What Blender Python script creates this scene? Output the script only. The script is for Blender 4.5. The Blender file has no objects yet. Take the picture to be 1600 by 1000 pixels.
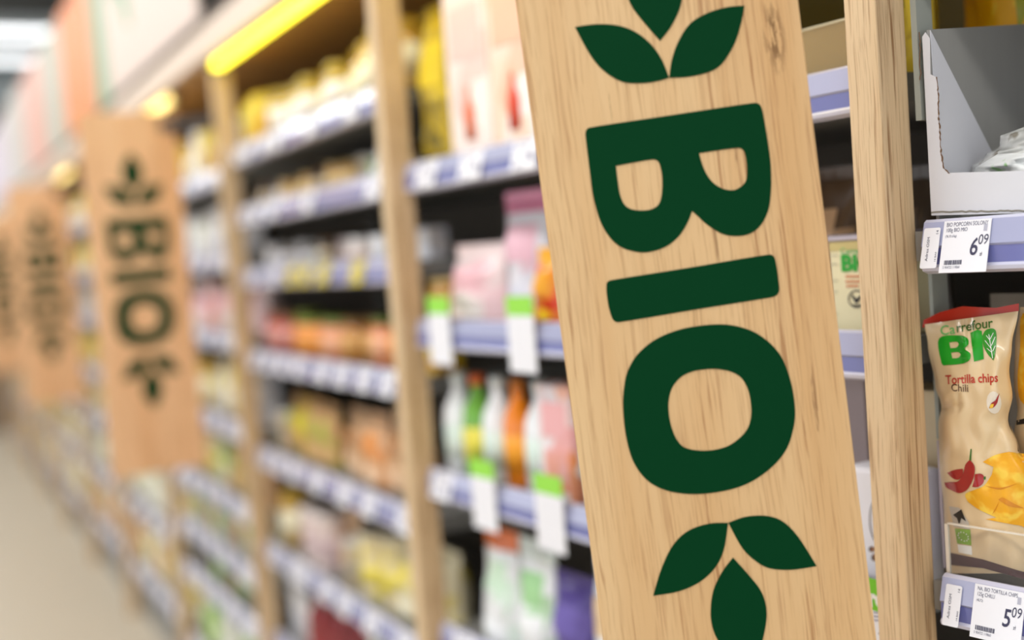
import bpy, bmesh, math, random
from math import sin, cos, tan, radians, pi, sqrt, atan2
from mathutils import Vector, Matrix
random.seed(7)
SC = bpy.context.scene
C = SC.collection

# ---------------------------------------------------------------- camera
FPX = 1850.0
TH, PT, RO = radians(27.2), radians(3.4), radians(4.2)
EYE = Vector((0, 0, 1.42))
FW = Vector((sin(TH)*cos(PT), cos(TH)*cos(PT), -sin(PT)))
_r = Vector((cos(TH), -sin(TH), 0)); _u = _r.cross(FW)
RT = _r*cos(RO) - _u*sin(RO); UP = _u*cos(RO) + _r*sin(RO)
cam = bpy.data.cameras.new('camera'); camo = bpy.data.objects.new('camera', cam); C.objects.link(camo)
camo.matrix_world = Matrix(((RT.x, UP.x, -FW.x, EYE.x), (RT.y, UP.y, -FW.y, EYE.y), (RT.z, UP.z, -FW.z, EYE.z), (0, 0, 0, 1)))
cam.sensor_width = 36; cam.lens = FPX/1600*36; cam.clip_start = .05
cam.dof.use_dof = True; cam.dof.focus_distance = 1.07; cam.dof.aperture_fstop = 1.4
SC.camera = camo
SC.view_settings.view_transform = 'Standard'; SC.view_settings.look = 'None'
SC.view_settings.gamma = 1; SC.view_settings.use_curve_mapping = False
SC.view_settings.exposure = 0.5

# ---------------------------------------------------------------- light
w = bpy.data.worlds.new('world'); SC.world = w; w.use_nodes = True
w.node_tree.nodes['Background'].inputs[0].default_value = (.93, .96, 1.0, 1)
w.node_tree.nodes['Background'].inputs[1].default_value = 0.9
def area(name, loc, rot, sx, sy, power, col=(1, 1, 1)):
    l = bpy.data.lights.new(name, 'AREA'); l.shape = 'RECTANGLE'; l.size = sx; l.size_y = sy; l.energy = power; l.color = col
    o = bpy.data.objects.new(name, l); o.location = loc; o.rotation_euler = rot; C.objects.link(o); return o
LAMPS = [(-.75, -1.6), (-.75, 1.6), (-.75, 4.8), (-.75, 8.0), (-.75, 11.2)]
for lx, ly in LAMPS:
    area('aisle_lamp_light', (lx, ly, 3.52), (0, 0, 0), .32, 2.6, 42, (1, .985, .96))

# ---------------------------------------------------------------- helpers
def lin(c):
    c /= 255.0
    return c/12.92 if c <= .04045 else ((c+.055)/1.055)**2.4
def rgb(h):
    if isinstance(h, str): h = tuple(int(h[i:i+2], 16) for i in (0, 2, 4))
    return (lin(h[0]), lin(h[1]), lin(h[2]), 1)
_M = {}
def mat(name, col, rough=.5, metal=0, var=.06, scale=30, emit=0, spec=.5, col2=None, col3=None, cells=0, alpha=1, coat=0, stretch=None, thr=(.45, .55)):
    if name in _M: return _M[name]
    m = bpy.data.materials.new(name); m.use_nodes = True; nt = m.node_tree; N = nt.nodes; L = nt.links
    b = N['Principled BSDF']; b.inputs['Roughness'].default_value = rough; b.inputs['Metallic'].default_value = metal
    b.inputs['Specular IOR Level'].default_value = spec
    if coat: b.inputs['Coat Weight'].default_value = coat; b.inputs['Coat Roughness'].default_value = .08
    tc = N.new('ShaderNodeTexCoord'); mp = N.new('ShaderNodeMapping'); L.new(tc.outputs['Object'], mp.inputs[0])
    if stretch: mp.inputs['Scale'].default_value = stretch
    nz = N.new('ShaderNodeTexNoise'); nz.inputs['Scale'].default_value = scale; nz.inputs['Detail'].default_value = 4
    L.new(mp.outputs[0], nz.inputs['Vector'])
    c = rgb(col); mx = N.new('ShaderNodeMix'); mx.data_type = 'RGBA'
    mx.inputs[6].default_value = tuple(x*(1-var) for x in c[:3])+(1,); mx.inputs[7].default_value = tuple(min(1, x*(1+var)) for x in c[:3])+(1,)
    L.new(nz.outputs[0], mx.inputs[0]); out = mx.outputs[2]
    for k, cc in enumerate((col2, col3)):
        if cc is None: continue
        vo = N.new('ShaderNodeTexVoronoi' if cells else 'ShaderNodeTexNoise'); vo.inputs['Scale'].default_value = (cells or scale)*(1+.6*k)
        L.new(mp.outputs[0], vo.inputs['Vector'])
        rp = N.new('ShaderNodeValToRGB'); rp.color_ramp.elements[0].position = thr[0]; rp.color_ramp.elements[1].position = thr[1]
        src = vo.outputs['Color'] if cells else vo.outputs[0]
        L.new(src, rp.inputs[0]); m2 = N.new('ShaderNodeMix'); m2.data_type = 'RGBA'
        L.new(rp.outputs[0], m2.inputs[0]); L.new(out, m2.inputs[6]); m2.inputs[7].default_value = rgb(cc); out = m2.outputs[2]
    L.new(out, b.inputs['Base Color'])
    if emit: b.inputs['Emission Color'].default_value = rgb(col); b.inputs['Emission Strength'].default_value = emit
    if alpha < 1: b.inputs['Alpha'].default_value = alpha
    _M[name] = m; return m
def wood(name, light, mid, dark, fine=1.0, streak=.5, patch=False):
    m = bpy.data.materials.new(name); m.use_nodes = True; nt = m.node_tree; N = nt.nodes; L = nt.links
    b = N['Principled BSDF']; b.inputs['Roughness'].default_value = .5; b.inputs['Specular IOR Level'].default_value = .3
    tc = N.new('ShaderNodeTexCoord')
    wv = N.new('ShaderNodeTexNoise'); wv.inputs['Scale'].default_value = 5; L.new(tc.outputs['Object'], wv.inputs['Vector'])
    ad = N.new('ShaderNodeVectorMath'); ad.operation = 'MULTIPLY_ADD'; L.new(wv.outputs['Color'], ad.inputs[0]); ad.inputs[1].default_value = (.009, .009, 0); L.new(tc.outputs['Object'], ad.inputs[2])
    def noise(sx, sz, det, rgh=.5):
        mp = N.new('ShaderNodeMapping'); mp.inputs['Scale'].default_value = (sx, sx, sz); L.new(ad.outputs[0], mp.inputs[0])
        n = N.new('ShaderNodeTexNoise'); n.inputs['Scale'].default_value = 1; n.inputs['Detail'].default_value = det; n.inputs['Roughness'].default_value = rgh
        L.new(mp.outputs[0], n.inputs['Vector']); return n.outputs[0]
    def ramp(src, a, bb, c0=(0, 0, 0, 1), c1=(1, 1, 1, 1)):
        r = N.new('ShaderNodeValToRGB'); r.color_ramp.elements[0].position = a; r.color_ramp.elements[1].position = bb
        r.color_ramp.elements[0].color = c0; r.color_ramp.elements[1].color = c1; L.new(src, r.inputs[0]); return r.outputs[0]
    def mix(f, a, c, k=1.0):
        x = N.new('ShaderNodeMix'); x.data_type = 'RGBA'
        if k != 1.0:
            mm = N.new('ShaderNodeMath'); mm.operation = 'MULTIPLY'; mm.inputs[1].default_value = k; L.new(f, mm.inputs[0]); f = mm.outputs[0]
        L.new(f, x.inputs[0])
        if isinstance(a, tuple): x.inputs[6].default_value = a
        else: L.new(a, x.inputs[6])
        x.inputs[7].default_value = c; return x.outputs[2]
    base = ramp(noise(16, .9, 3), .35, .68, rgb(light), rgb(mid))
    f1 = ramp(noise(420*fine, 11, 3, .6), .52, .70)                       # fine fibres
    c1 = mix(f1, base, rgb(dark), .5*streak)
    f2 = ramp(noise(190*fine, 6.5, 3, .6), .53, .63)                      # darker grain lines
    g2 = ramp(noise(22, .8, 2), .46, .60)
    mm = N.new('ShaderNodeMath'); mm.operation = 'MULTIPLY'; L.new(f2, mm.inputs[0]); L.new(g2, mm.inputs[1])
    c2 = mix(mm.outputs[0], c1, rgb(dark), .8*streak)
    f3 = ramp(noise(60, 4, 5, .7), .67, .71)                            # short dark nicks
    c3 = mix(f3, c2, rgb('7a5230'), .6)
    if patch:                                                            # a cracked knot near the board's edge
        mp = N.new('ShaderNodeMapping'); mp.vector_type = 'TEXTURE'; mp.inputs['Location'].default_value = patch; mp.inputs['Scale'].default_value = (.011, 1, .036); L.new(ad.outputs[0], mp.inputs[0])
        ln = N.new('ShaderNodeVectorMath'); ln.operation = 'LENGTH'; L.new(mp.outputs[0], ln.inputs[0])
        k1 = ramp(ln.outputs['Value'], .35, 1.0, (1, 1, 1, 1), (0, 0, 0, 1)); k2 = ramp(noise(230, 45, 5, .7), .49, .56)
        mk = N.new('ShaderNodeMath'); mk.operation = 'MULTIPLY'; L.new(k1, mk.inputs[0]); L.new(k2, mk.inputs[1])
        c3 = mix(mk.outputs[0], c3, rgb('6e4a24'), .8)
    L.new(c3, b.inputs['Base Color'])
    bp_ = N.new('ShaderNodeBump'); bp_.inputs['Strength'].default_value = .12; bp_.inputs['Distance'].default_value = .001
    L.new(f1, bp_.inputs['Height']); L.new(bp_.outputs[0], b.inputs['Normal'])
    _M[name] = m; return m

class MB:
    def __init__(s): s.v = []; s.f = []; s.m = []; s.mats = []; s.sm = []
    def mi(s, m):
        if m not in s.mats: s.mats.append(m)
        return s.mats.index(m)
    def add(s, vs, fs, m, smooth=False, T=None):
        o = len(s.v); s.v += [tuple(T @ Vector(p)) if T else tuple(p) for p in vs]; k = s.mi(m)
        for f in fs: s.f.append(tuple(i+o for i in f)); s.m.append(k); s.sm.append(smooth)
        return s
    def box(s, x0, x1, y0, y1, z0, z1, m, bev=0, T=None):
        if bev <= 0:
            vs = [(x, y, z) for z in (z0, z1) for y in (y0, y1) for x in (x0, x1)]
            return s.add(vs, [(0, 2, 3, 1), (4, 5, 7, 6), (0, 1, 5, 4), (2, 6, 7, 3), (0, 4, 6, 2), (1, 3, 7, 5)], m, T=T)
        bm = bmesh.new(); bmesh.ops.create_cube(bm, size=1)
        for v in bm.verts: v.co = Vector((x0+(v.co.x+.5)*(x1-x0), y0+(v.co.y+.5)*(y1-y0), z0+(v.co.z+.5)*(z1-z0)))
        bmesh.ops.bevel(bm, geom=bm.edges[:], offset=bev, segments=2, affect='EDGES', profile=.6)
        bm.verts.index_update(); vs = [v.co.copy() for v in bm.verts]; fs = [[v.index for v in f.verts] for f in bm.faces]; bm.free()
        return s.add(vs, fs, m, T=T)
    def lathe(s, prof, m, n=20, T=None, smooth=True, sq=1.0):
        vs = []; fs = []
        for r, z in prof:
            for i in range(n):
                a = 2*pi*i/n; vs.append((r*cos(a), r*sin(a)*sq, z))
        for j in range(len(prof)-1):
            for i in range(n): k = (i+1) % n; fs.append((j*n+i, j*n+k, (j+1)*n+k, (j+1)*n+i))
        if prof[0][0] > 0: fs.append(tuple(reversed(range(n))))
        if prof[-1][0] > 0: fs.append(tuple(range((len(prof)-1)*n, len(prof)*n)))
        return s.add(vs, fs, m, smooth, T)
    def prism(s, prof, x0, x1, m, T=None, mats=None):
        """profile of (y,z) points extruded along x"""
        n = len(prof); vs = [(x, y, z) for x in (x0, x1) for y, z in prof]
        for i in range(n):
            k = (i+1) % n; a, b, c, d = i, k, n+k, n+i
            s.add([vs[a], vs[b], vs[c], vs[d]], [(0, 1, 2, 3)], (mats[i] if mats else m), T=T)
        return s.add(vs, [tuple(reversed(range(n))), tuple(range(n, 2*n))], m, T=T)
    def grid(s, fn, nu, nv, m, smooth=True, mfn=None):
        vs = [fn(i/nu, j/nv) for j in range(nv+1) for i in range(nu+1)]; o = len(s.v); s.v += [tuple(v) for v in vs]
        for j in range(nv):
            for i in range(nu):
                a = o+j*(nu+1)+i; s.f.append((a, a+1, a+nu+2, a+nu+1)); s.sm.append(smooth)
                s.m.append(s.mi(mfn((i+.5)/nu, (j+.5)/nv) if mfn else m))
        return s
    def mesh(s, name):
        me = bpy.data.meshes.new(name); me.from_pydata(s.v, [], s.f)
        for m in s.mats: me.materials.append(m)
        me.polygons.foreach_set('material_index', s.m); me.polygons.foreach_set('use_smooth', s.sm); me.update(); return me
    def obj(s, name, parent=None): return link(name, s.mesh(name), parent)
def link(name, me, parent=None):
    o = bpy.data.objects.new(name, me); C.objects.link(o)
    if parent: o.parent = parent
    return o
def empty(name, loc=(0, 0, 0), rz=0):
    o = bpy.data.objects.new(name, None); o.location = loc; o.rotation_euler = (0, 0, rz); o.empty_display_size = .05; C.objects.link(o); return o
_LAB = set()
def tag(o, label, cat, group=None, kind=None):
    o['label'] = label; o['category'] = cat
    if group: o['group'] = group
    if kind: o['kind'] = kind
    _LAB.add(label); return o
def struct(o): o['kind'] = 'structure'; return o

def crom(pts, seg=5):
    """closed smooth outline; points flagged 1 stay sharp"""
    n = len(pts); out = []
    for i in range(n):
        p0, p1, p2, p3 = (pts[(i+k-1) % n] for k in range(4))
        a, b = Vector(p1[:2]), Vector(p2[:2])
        ta = Vector((0, 0)) if p1[2] == 1 else (b-Vector(p0[:2]))*.5
        tb = Vector((0, 0)) if p2[2] == 1 else (Vector(p3[:2])-a)*.5
        L_ = (b-a).length
        if p1[2] == 1: ta = (b-a)*.6
        if p2[2] == 1: tb = (b-a)*.6
        for t in (ta, tb):
            if t.length > L_*1.05: t *= L_*1.05/t.length
        for k in range(seg):
            t = k/seg; h = (2*t**3-3*t**2+1, t**3-2*t**2+t, -2*t**3+3*t**2, t**3-t**2)
            q = a*h[0]+ta*h[1]+b*h[2]+tb*h[3]; out.append((q.x, q.y))
    return out
def flat(outlines, ext=0.0):
    """2D filled outlines (with holes) -> (verts2d, faces) or an extruded bit of vinyl"""
    cu = bpy.data.curves.new('shape', 'CURVE'); cu.dimensions = '2D'; cu.fill_mode = 'BOTH'; cu.extrude = ext
    for o in outlines:
        sp = cu.splines.new('POLY'); sp.points.add(len(o)-1)
        for p, q in zip(sp.points, o): p.co = (q[0], q[1], 0, 1)
        sp.use_cyclic_u = True
    ob = bpy.data.objects.new('shape', cu); C.objects.link(ob); dg = bpy.context.evaluated_depsgraph_get()
    me = bpy.data.meshes.new_from_object(ob.evaluated_get(dg)); vs = [tuple(v.co) for v in me.vertices]; fs = [tuple(p.vertices) for p in me.polygons]
    bpy.data.objects.remove(ob); bpy.data.curves.remove(cu); bpy.data.meshes.remove(me); return vs, fs
_T = {}
def text2d(txt, bold=0.0, shear=0.0, space=1.0):
    k = (txt, bold, shear, space)
    if k in _T: return _T[k]
    cu = bpy.data.curves.new('writing', 'FONT'); cu.body = txt; cu.size = 1; cu.offset = bold; cu.shear = shear; cu.resolution_u = 3; cu.space_character = space
    ob = bpy.data.objects.new('writing', cu); C.objects.link(ob); dg = bpy.context.evaluated_depsgraph_get()
    me = bpy.data.meshes.new_from_object(ob.evaluated_get(dg)); vs = [tuple(v.co) for v in me.vertices]; fs = [tuple(p.vertices) for p in me.polygons]
    bpy.data.objects.remove(ob); bpy.data.curves.remove(cu); bpy.data.meshes.remove(me); _T[k] = (vs, fs); return vs, fs
def fine(vs, fs, step):
    bm = bmesh.new(); bv = [bm.verts.new(v) for v in vs]
    for f in fs:
        try: bm.faces.new([bv[i] for i in f])
        except ValueError: pass
    bmesh.ops.triangulate(bm, faces=bm.faces[:])
    for _ in range(5):
        es = [e for e in bm.edges if e.calc_length() > step]
        if not es: break
        bmesh.ops.subdivide_edges(bm, edges=es, cuts=1, use_grid_fill=True)
        bmesh.ops.triangulate(bm, faces=[f for f in bm.faces if len(f.verts) > 3])
    bm.verts.index_update(); r = ([tuple(v.co) for v in bm.verts], [tuple(v.index for v in f.verts) for f in bm.faces]); bm.free(); return r

# ---------------------------------------------------------------- the line of shelving bays
def hd(a): a = radians(a); return Vector((-sin(a), cos(a)))
P = {1: Vector((.775, 1.86))}
P[0] = P[1]-hd(4)*1.03; P[-1] = P[0]-hd(9.9)*1.0
for i in range(2, 10): P[i] = P[1]+Vector((0, 1.1))*(i-1)
class Bay:
    def __init__(s, i):
        far, near = P[i], P[i-1]; s.i = i; s.L = (near-far).length; s.a = (near-far).normalized(); s.n = Vector((-s.a.y, s.a.x))
        s.o = far; s.rz = atan2(s.a.y, s.a.x)
        s.T = Matrix.Translation((far.x, far.y, 0)) @ Matrix.Rotation(s.rz, 4, 'Z')
    def pt(s, x, y, d):
        """where the line of sight through a photo pixel meets the plane d behind the shelf front -> (along, height)"""
        r = FW + RT*((x-800)/FPX) - UP*((y-500)/FPX); n = s.n
        k = ((s.o + n*d)-EYE.xy).dot(n)/r.xy.dot(n); p = EYE + r*k
        return (p.xy-s.o).dot(s.a), p.z
BAY = {i: Bay(i) for i in range(0, 10)}
# ---------------------------------------------------------------- materials
M_SIGN = wood('sign_wood', 'e3c08f', 'd6ab76', 'a06c40', 1.15, .9, patch=(.0975, 0, .225))
M_POST = wood('post_wood', 'e2c7a0', 'cfaa7c', '8a5e36', 1.25, 1.2)
M_EDGE = mat('board_edge', 'ead7b8', .5)
M_GREEN = mat('green_vinyl', '003a1c', .55, var=.03, spec=.06)
M_STEEL = mat('grey_steel', '8d918c', .45, .3)
M_SHELF = mat('shelf_grey', '8b8a86', .5, .1)
M_BACK = mat('back_grey', '6a6257', .7)
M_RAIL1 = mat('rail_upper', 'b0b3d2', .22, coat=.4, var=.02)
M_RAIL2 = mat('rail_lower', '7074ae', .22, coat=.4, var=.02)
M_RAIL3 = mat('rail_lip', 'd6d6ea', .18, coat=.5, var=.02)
M_TAG = mat('tag_paper', 'f2f1f6', .45, var=.015)
M_TAGY = mat('tag_yellow', 'e6d23c', .45, var=.03)
M_TAGG = mat('tag_green', '9be24a', .45, var=.03)
M_INK = mat('ink', '3d3c58', .5)
M_FASC = mat('fascia_beige', 'ead5c1', .5, var=.02)
M_DARK = mat('dark_metal', '3a3430', .5)
M_FLOOR = mat('floor_vinyl', 'd2c6b1', .4, var=.05, scale=2.5)
M_CEIL = mat('ceiling_grey', '585a5a', .8)

# ---------------------------------------------------------------- setting
struct(MB().box(-6, 9, -4, 19, -.05, 0, M_FLOOR).obj('floor'))
struct(MB().box(-6, 9, -4, 19, 3.75, 3.85, M_CEIL).obj('ceiling'))
struct(MB().box(-6, 9, 12.6, 12.8, 0, 3.75, mat('wall_pale', 'b9cdd6', .7)).box(-6, 9, 12.58, 12.6, 3.45, 3.50, mat('wall_line', '5a6a70', .7)).box(-6, 9, 12.58, 12.6, 3.28, 3.42, mat('wall_band', 'dfe8ea', .7)).box(-6, 9, 12.58, 12.6, 2.6, 3.2, mat('wall_dark', '3b3a38', .7)).box(-6, 9, 12.58, 12.6, 0, 1.6, mat('wall_brown', '8b7763', .7)).obj('wall_back'))
struct(MB().box(8.8, 9, -4, 18.8, 0, 3.75, mat('wall_dim', '6f6d69', .7)).obj('wall_right'))
M_LAMP = mat('lamp_white', 'fbfdff', .5, emit=2.2, var=0)
for k, (lx, ly) in enumerate(LAMPS):
    o = empty('ceiling_lamp', (lx, ly, 3.55)); tag(o, 'long white tube ceiling lamp, %s along the aisle' % ['first', 'second', 'third', 'fourth', 'fifth'][k], 'lamp', 'lamps over the aisle')
    MB().prism([(-.1, .0), (.1, .0), (.06, .07), (-.06, .07)], -1.35, 1.35, M_STEEL, T=Matrix.Rotation(pi/2, 4, 'Z')).obj('housing', o)
    MB().box(-.05, .05, -1.3, 1.3, -.012, 0, M_LAMP).obj('diffuser', o)
    for q in (-.9, .88): MB().box(-.01, .01, q, q+.02, .07, .2, M_STEEL).obj('hanger', o)
for k, (ly, zz, wd) in enumerate([(9.9, 3.31, .15), (11.6, 3.42, .12)]):
    o = empty('light_beam', (1.2, ly, zz)); tag(o, ['broad white lit beam crossing under the dark ceiling', 'second pale lit beam crossing under the ceiling, farther off'][k], 'lamp', 'lit cross beams')
    MB().box(-4, 6, -.1, .1, .05, wd, mat('beam_white', 'd9e2e4', .5), .01).obj('housing', o)
    MB().box(-3.9, 5.9, -.09, .09, .035, .05, M_LAMP).obj('diffuser', o)
    for q in (-2, 4): MB().box(q, q+.04, -.02, .02, wd, 3.75-zz, M_STEEL).obj('hanger', o)

# ---------------------------------------------------------------- shelf heights (underside of each price rail)
RAILS = {0: [1.65, 1.369, 1.036, .74, .45, .16], 1: [1.525, 1.265, 1.012, .745, .45, .16],
         2: [1.672, 1.523, 1.373, 1.17, .925, .683, .45, .16], 3: [1.64, 1.418, 1.206, .965, .745, .57, .42, .16]}
for i in range(4, 10): RAILS[i] = [1.64, 1.418, 1.206, .965, .745, .48, .2]
RH = .05; DEPTH = .40
BAYNAME = {0: 'bay beside the chips', 1: 'bay behind foremost sign', 2: 'bay under yellow light', 3: 'bay past second sign', 4: 'fourth bay', 5: 'bay by third sign',
           6: 'sixth bay', 7: 'seventh bay', 8: 'eighth bay', 9: 'last bay'}
ORD = ['top', 'second', 'third', 'fourth', 'fifth', 'sixth', 'seventh', 'eighth']
NTH = ['first', 'second', 'third', 'fourth', 'fifth', 'sixth', 'seventh', 'eighth', 'ninth', 'tenth', 'eleventh', 'twelfth', 'thirteenth', 'fourteenth', 'fifteenth', 'sixteenth', 'seventeenth', 'eighteenth', 'nineteenth', 'twentieth', 'twenty-first', 'twenty-second', 'twenty-third', 'twenty-fourth', 'twenty-fifth', 'twenty-sixth']
RPROF = [(.0, .0), (-.004, .0), (-.012, .003), (-.0135, .0065), (-.0115, .009), (-.0105, .024), (-.0125, .026), (-.006, .0475), (-.002, .05), (.0, .05)]
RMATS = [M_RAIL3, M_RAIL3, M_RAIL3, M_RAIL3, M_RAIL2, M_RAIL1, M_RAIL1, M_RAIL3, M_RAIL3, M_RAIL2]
TILT = atan2(.0065, .0215)
def rail_face(h):   # depth of the rail's front at height h above its underside
    return -(.0125 - (h-.026)*.0065/.0215) - .0006
def slab(a0, a1, d0, d1, z0, z1, m, cut=0):
    """box in bay coordinates whose far end may be cut on the slant where two bays meet at an angle"""
    sm = a1-a0 < .05
    q = [(a0+cut*max(d0, 0), d0), (a1+cut*d0 if sm else a1, d0), (a1+cut*d1 if sm else a1, d1), (a0+cut*d1, d1)]
    return MB().add([(x, y, z) for z in (z0, z1) for x, y in q], [(3, 2, 1, 0), (4, 5, 6, 7), (0, 1, 5, 4), (1, 2, 6, 5), (2, 3, 7, 6), (3, 0, 4, 7)], m)
for i, b in BAY.items():
    u = empty('shelving_unit', (b.o.x, b.o.y, 0), b.rz)
    tag(u, 'grey metal shelving unit with lavender rails, %s' % BAYNAME[i], 'shelving', 'shelving bays along the aisle')
    L = b.L
    cut = {0: tan(radians(5.9)), 1: tan(radians(4))}.get(i, 0)
    slab(.002, L-.001, DEPTH+.001, DEPTH+.02, 0, 1.9325, M_BACK, cut).obj('back_panel', u)
    slab(.018, L-.018, .02, DEPTH, 0, .12, M_SHELF, cut).obj('plinth', u)
    slab(.004, .018, DEPTH-.04, DEPTH, 0, 1.9325, M_STEEL, cut).obj('upright', u)
    slab(L-.018, L-.004, DEPTH-.04, DEPTH, 0, 1.9325, M_STEEL, 0).obj('upright', u)
    for k, z in enumerate(RAILS[i]):
        s = slab(.018, L-.0215, .0, DEPTH, z+.012, z+.04, M_SHELF, cut).obj('shelf', u)
        MB().prism([(y, z+h) for y, h in RPROF], .018 if i != 0 else .032, L-.0215, M_RAIL1, mats=RMATS).obj('price_rail', s)

# ---------------------------------------------------------------- timber posts
PW, PD = .034, .046
for i in range(-1, 10):
    if i == -1: continue
    b = BAY[i+1] if i+1 in BAY else BAY[9]
    a = (BAY[i].rz + b.rz)/2 if i in BAY and i+1 in BAY else BAY[i].rz
    if i == 0: a = BAY[0].rz+radians(1)
    o = MB().box(-PW/2, PW/2, -PD/2, PD/2, 0, 1.9325, M_POST, .0022).obj('timber_post')
    o.location = (P[i].x-b.n.x*.017, P[i].y-b.n.y*.017, 0); o.rotation_euler.z = a
    tag(o, ['pale timber post standing close beside the foremost sign, in focus', 'blurred timber post between foremost sign and yellow light', 'blurred timber post at the end of the bright yellow light',
            'timber post showing below the second sign', 'thin timber post past the second sign', 'timber post at the third sign', 'timber post one bay past the third sign', 'timber post two bays past the third sign',
            'timber post one bay before the last', 'timber post at the very end of the shelving'][i], 'post', 'timber posts along the shelving')

# ---------------------------------------------------------------- hanging-leaf signs
SH = {
'leafTL':[(-71.1,254.4,1),(-54.1,254.4,0),(-36.0,251.0,0),(-21.7,243.5,0),(-10.3,231.6,0),(-3.2,217.9,0),(0.6,203.1,1),(-7.7,201.8,0),(-20.8,201.6,0),(-38.1,205.0,0),(-52.8,216.6,0),(-62.1,231.3,0)],
'leafTR':[(0.9,203.0,1),(4.8,216.9,0),(12.5,231.8,0),(23.9,244.7,0),(39.4,251.4,0),(56.0,254.0,0),(70.6,253.4,1),(66.5,240.7,0),(58.7,224.1,0),(47.0,209.7,0),(36.5,203.9,0),(18.3,201.8,0)],
'leafBL':[(1.7,-174.3,1),(-14.1,-172.6,0),(-32.3,-175.9,0),(-46.9,-186.0,0),(-59.3,-204.3,0),(-69.6,-226.7,1),(-47.8,-226.2,0),(-29.3,-221.1,0),(-14.6,-211.0,0),(-5.0,-196.8,0)],
'leafBR':[(2.1,-174.3,1),(17.2,-171.4,0),(34.8,-173.2,0),(48.4,-180.1,0),(59.8,-195.3,0),(72.3,-222.4,1),(50.9,-222.3,0),(33.4,-218.7,0),(23.1,-212.2,0),(11.5,-198.1,0)],
'leafBC':[(2.2,-204.6,1),(-8.5,-215.3,0),(-18.3,-230.7,0),(-22.9,-249.1,0),(-22.6,-263.8,0),(-18.3,-276.9,0),(-10.4,-290.6,0),(1.7,-302.7,1),(12.8,-289.6,0),(21.2,-270.6,0),(24.8,-253.0,0),(22.2,-236.8,0),(13.1,-220.8,0)],
'B':[(-70.3,171.3,0),(-1.9,172.3,2),(68.4,173.1,0),(73.1,170.9,0),(74.8,164.2,0),(76.1,130.2,0),(75.4,114.1,0),(73.2,98.1,0),(69.4,84.0,0),(62.2,72.8,0),(53.2,66.7,0),(42.3,65.3,0),(28.8,68.8,0),(16.9,78.3,0),(9.8,86.6,0),(5.5,91.6,1),(0.2,82.2,0),(-8.5,72.1,0),(-21.0,64.8,0),(-37.6,62.6,0),(-51.8,66.7,0),(-60.8,72.8,0),(-67.6,82.7,0),(-71.8,93.8,0),(-74.1,107.1,0),(-75.0,118.5,0),(-74.9,139.4,0),(-74.6,163.5,0),(-73.7,169.0,0)],
'B1':[(-52.9,137.2,1),(-21.9,138.3,0),(-17.0,135.6,0),(-15.5,124.9,0),(-17.4,110.6,0),(-21.1,101.1,0),(-28.1,97.5,0),(-36.3,97.5,0),(-45.7,100.2,0),(-50.7,105.5,0),(-52.9,115.5,0)],
'B2':[(17.3,138.2,1),(50.1,138.2,0),(54.9,135.5,0),(56.1,128.0,0),(55.5,116.8,0),(52.9,109.0,0),(45.7,104.4,0),(39.9,104.0,0),(32.1,107.0,0),(24.8,113.7,0),(19.7,124.9,0)],
'I':[(-69.7,43.5,0),(-2.3,44.8,2),(65.4,46.3,0),(69.6,42.4,0),(70.0,17.0,0),(67.7,12.1,0),(61.7,10.6,0),(-3.6,9.4,2),(-67.9,8.0,0),(-72.1,10.6,0),(-74.3,21.0,0),(-74.5,34.1,0),(-73.2,41.7,0)],
'O':[(-70.1,-45.2,0),(-65.1,-32.8,0),(-55.4,-21.0,0),(-39.2,-11.0,0),(-18.8,-5.7,0),(1.1,-4.8,0),(19.1,-6.4,0),(33.4,-10.7,0),(45.7,-17.4,0),(57.5,-28.9,0),(65.7,-43.3,0),(70.3,-65.5,0),(70.5,-87.6,0),(67.0,-102.6,0),(59.5,-118.2,0),(46.8,-130.8,0),(27.7,-141.3,0),(7.1,-146.1,0),(-19.5,-146.0,0),(-41.0,-141.2,0),(-55.5,-133.5,0),(-65.1,-123.2,0),(-71.9,-107.8,0),(-74.5,-86.4,0),(-73.5,-62.3,0)],
'O1':[(-22.4,-45.5,0),(-12.0,-42.0,0),(-0.4,-41.7,0),(9.4,-42.9,0),(20.5,-46.7,0),(28.5,-52.8,0),(32.8,-62.3,0),(34.1,-73.5,0),(33.0,-86.6,0),(27.7,-98.0,0),(16.6,-106.4,0),(5.1,-110.2,0),(-10.4,-110.2,0),(-25.3,-105.8,0),(-32.0,-98.1,0),(-35.7,-84.3,0),(-35.7,-67.8,0),(-31.2,-54.1,0)],
}
def sc(pts): return [(x/1000, z/1000) for x, z in crom(pts)]
SIGNPARTS = []
for nm, ks in (('leaf', ['leafTL']), ('leaf', ['leafTR']), ('leaf', ['leafTC']), ('letter', ['B', 'B1', 'B2']), ('letter', ['I']), ('letter', ['O', 'O1']), ('leaf', ['leafBL']), ('leaf', ['leafBR']), ('leaf', ['leafBC'])):
    if ks == ['leafTC']: SH['leafTC'] = [(-x, -z-2*14.5+29+0, f) for x, z, f in SH['leafBC']]; SH['leafTC'] = [(x-.5, z+29.5, f) for x, z, f in SH['leafTC']]
    vs, fs = flat([sc(SH[k]) for k in ks], .0004)
    SIGNPARTS.append((nm, MB().add([(x, -z_-.0065, y) for x, y, z_ in vs], [tuple(f) for f in fs], M_GREEN).mesh(nm)))
SW, SB, ST, STK = .2325, -.466, .433, .012
M_SIGNB = wood('sign_wood_warm_lit', 'f6ca9e', 'e9b382', 'a06a34', 1.0, .6)  # same wood as the front sign, warm strip light put into its colour
bd = MB().box(-SW/2, SW/2, -STK/2, STK/2, SB, ST, M_SIGN, .0012)
me_board = bd.mesh('board'); me_boardb = MB().box(-SW/2, SW/2, -STK/2, STK/2, SB, ST, M_SIGNB, .0012).mesh('board')
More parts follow.
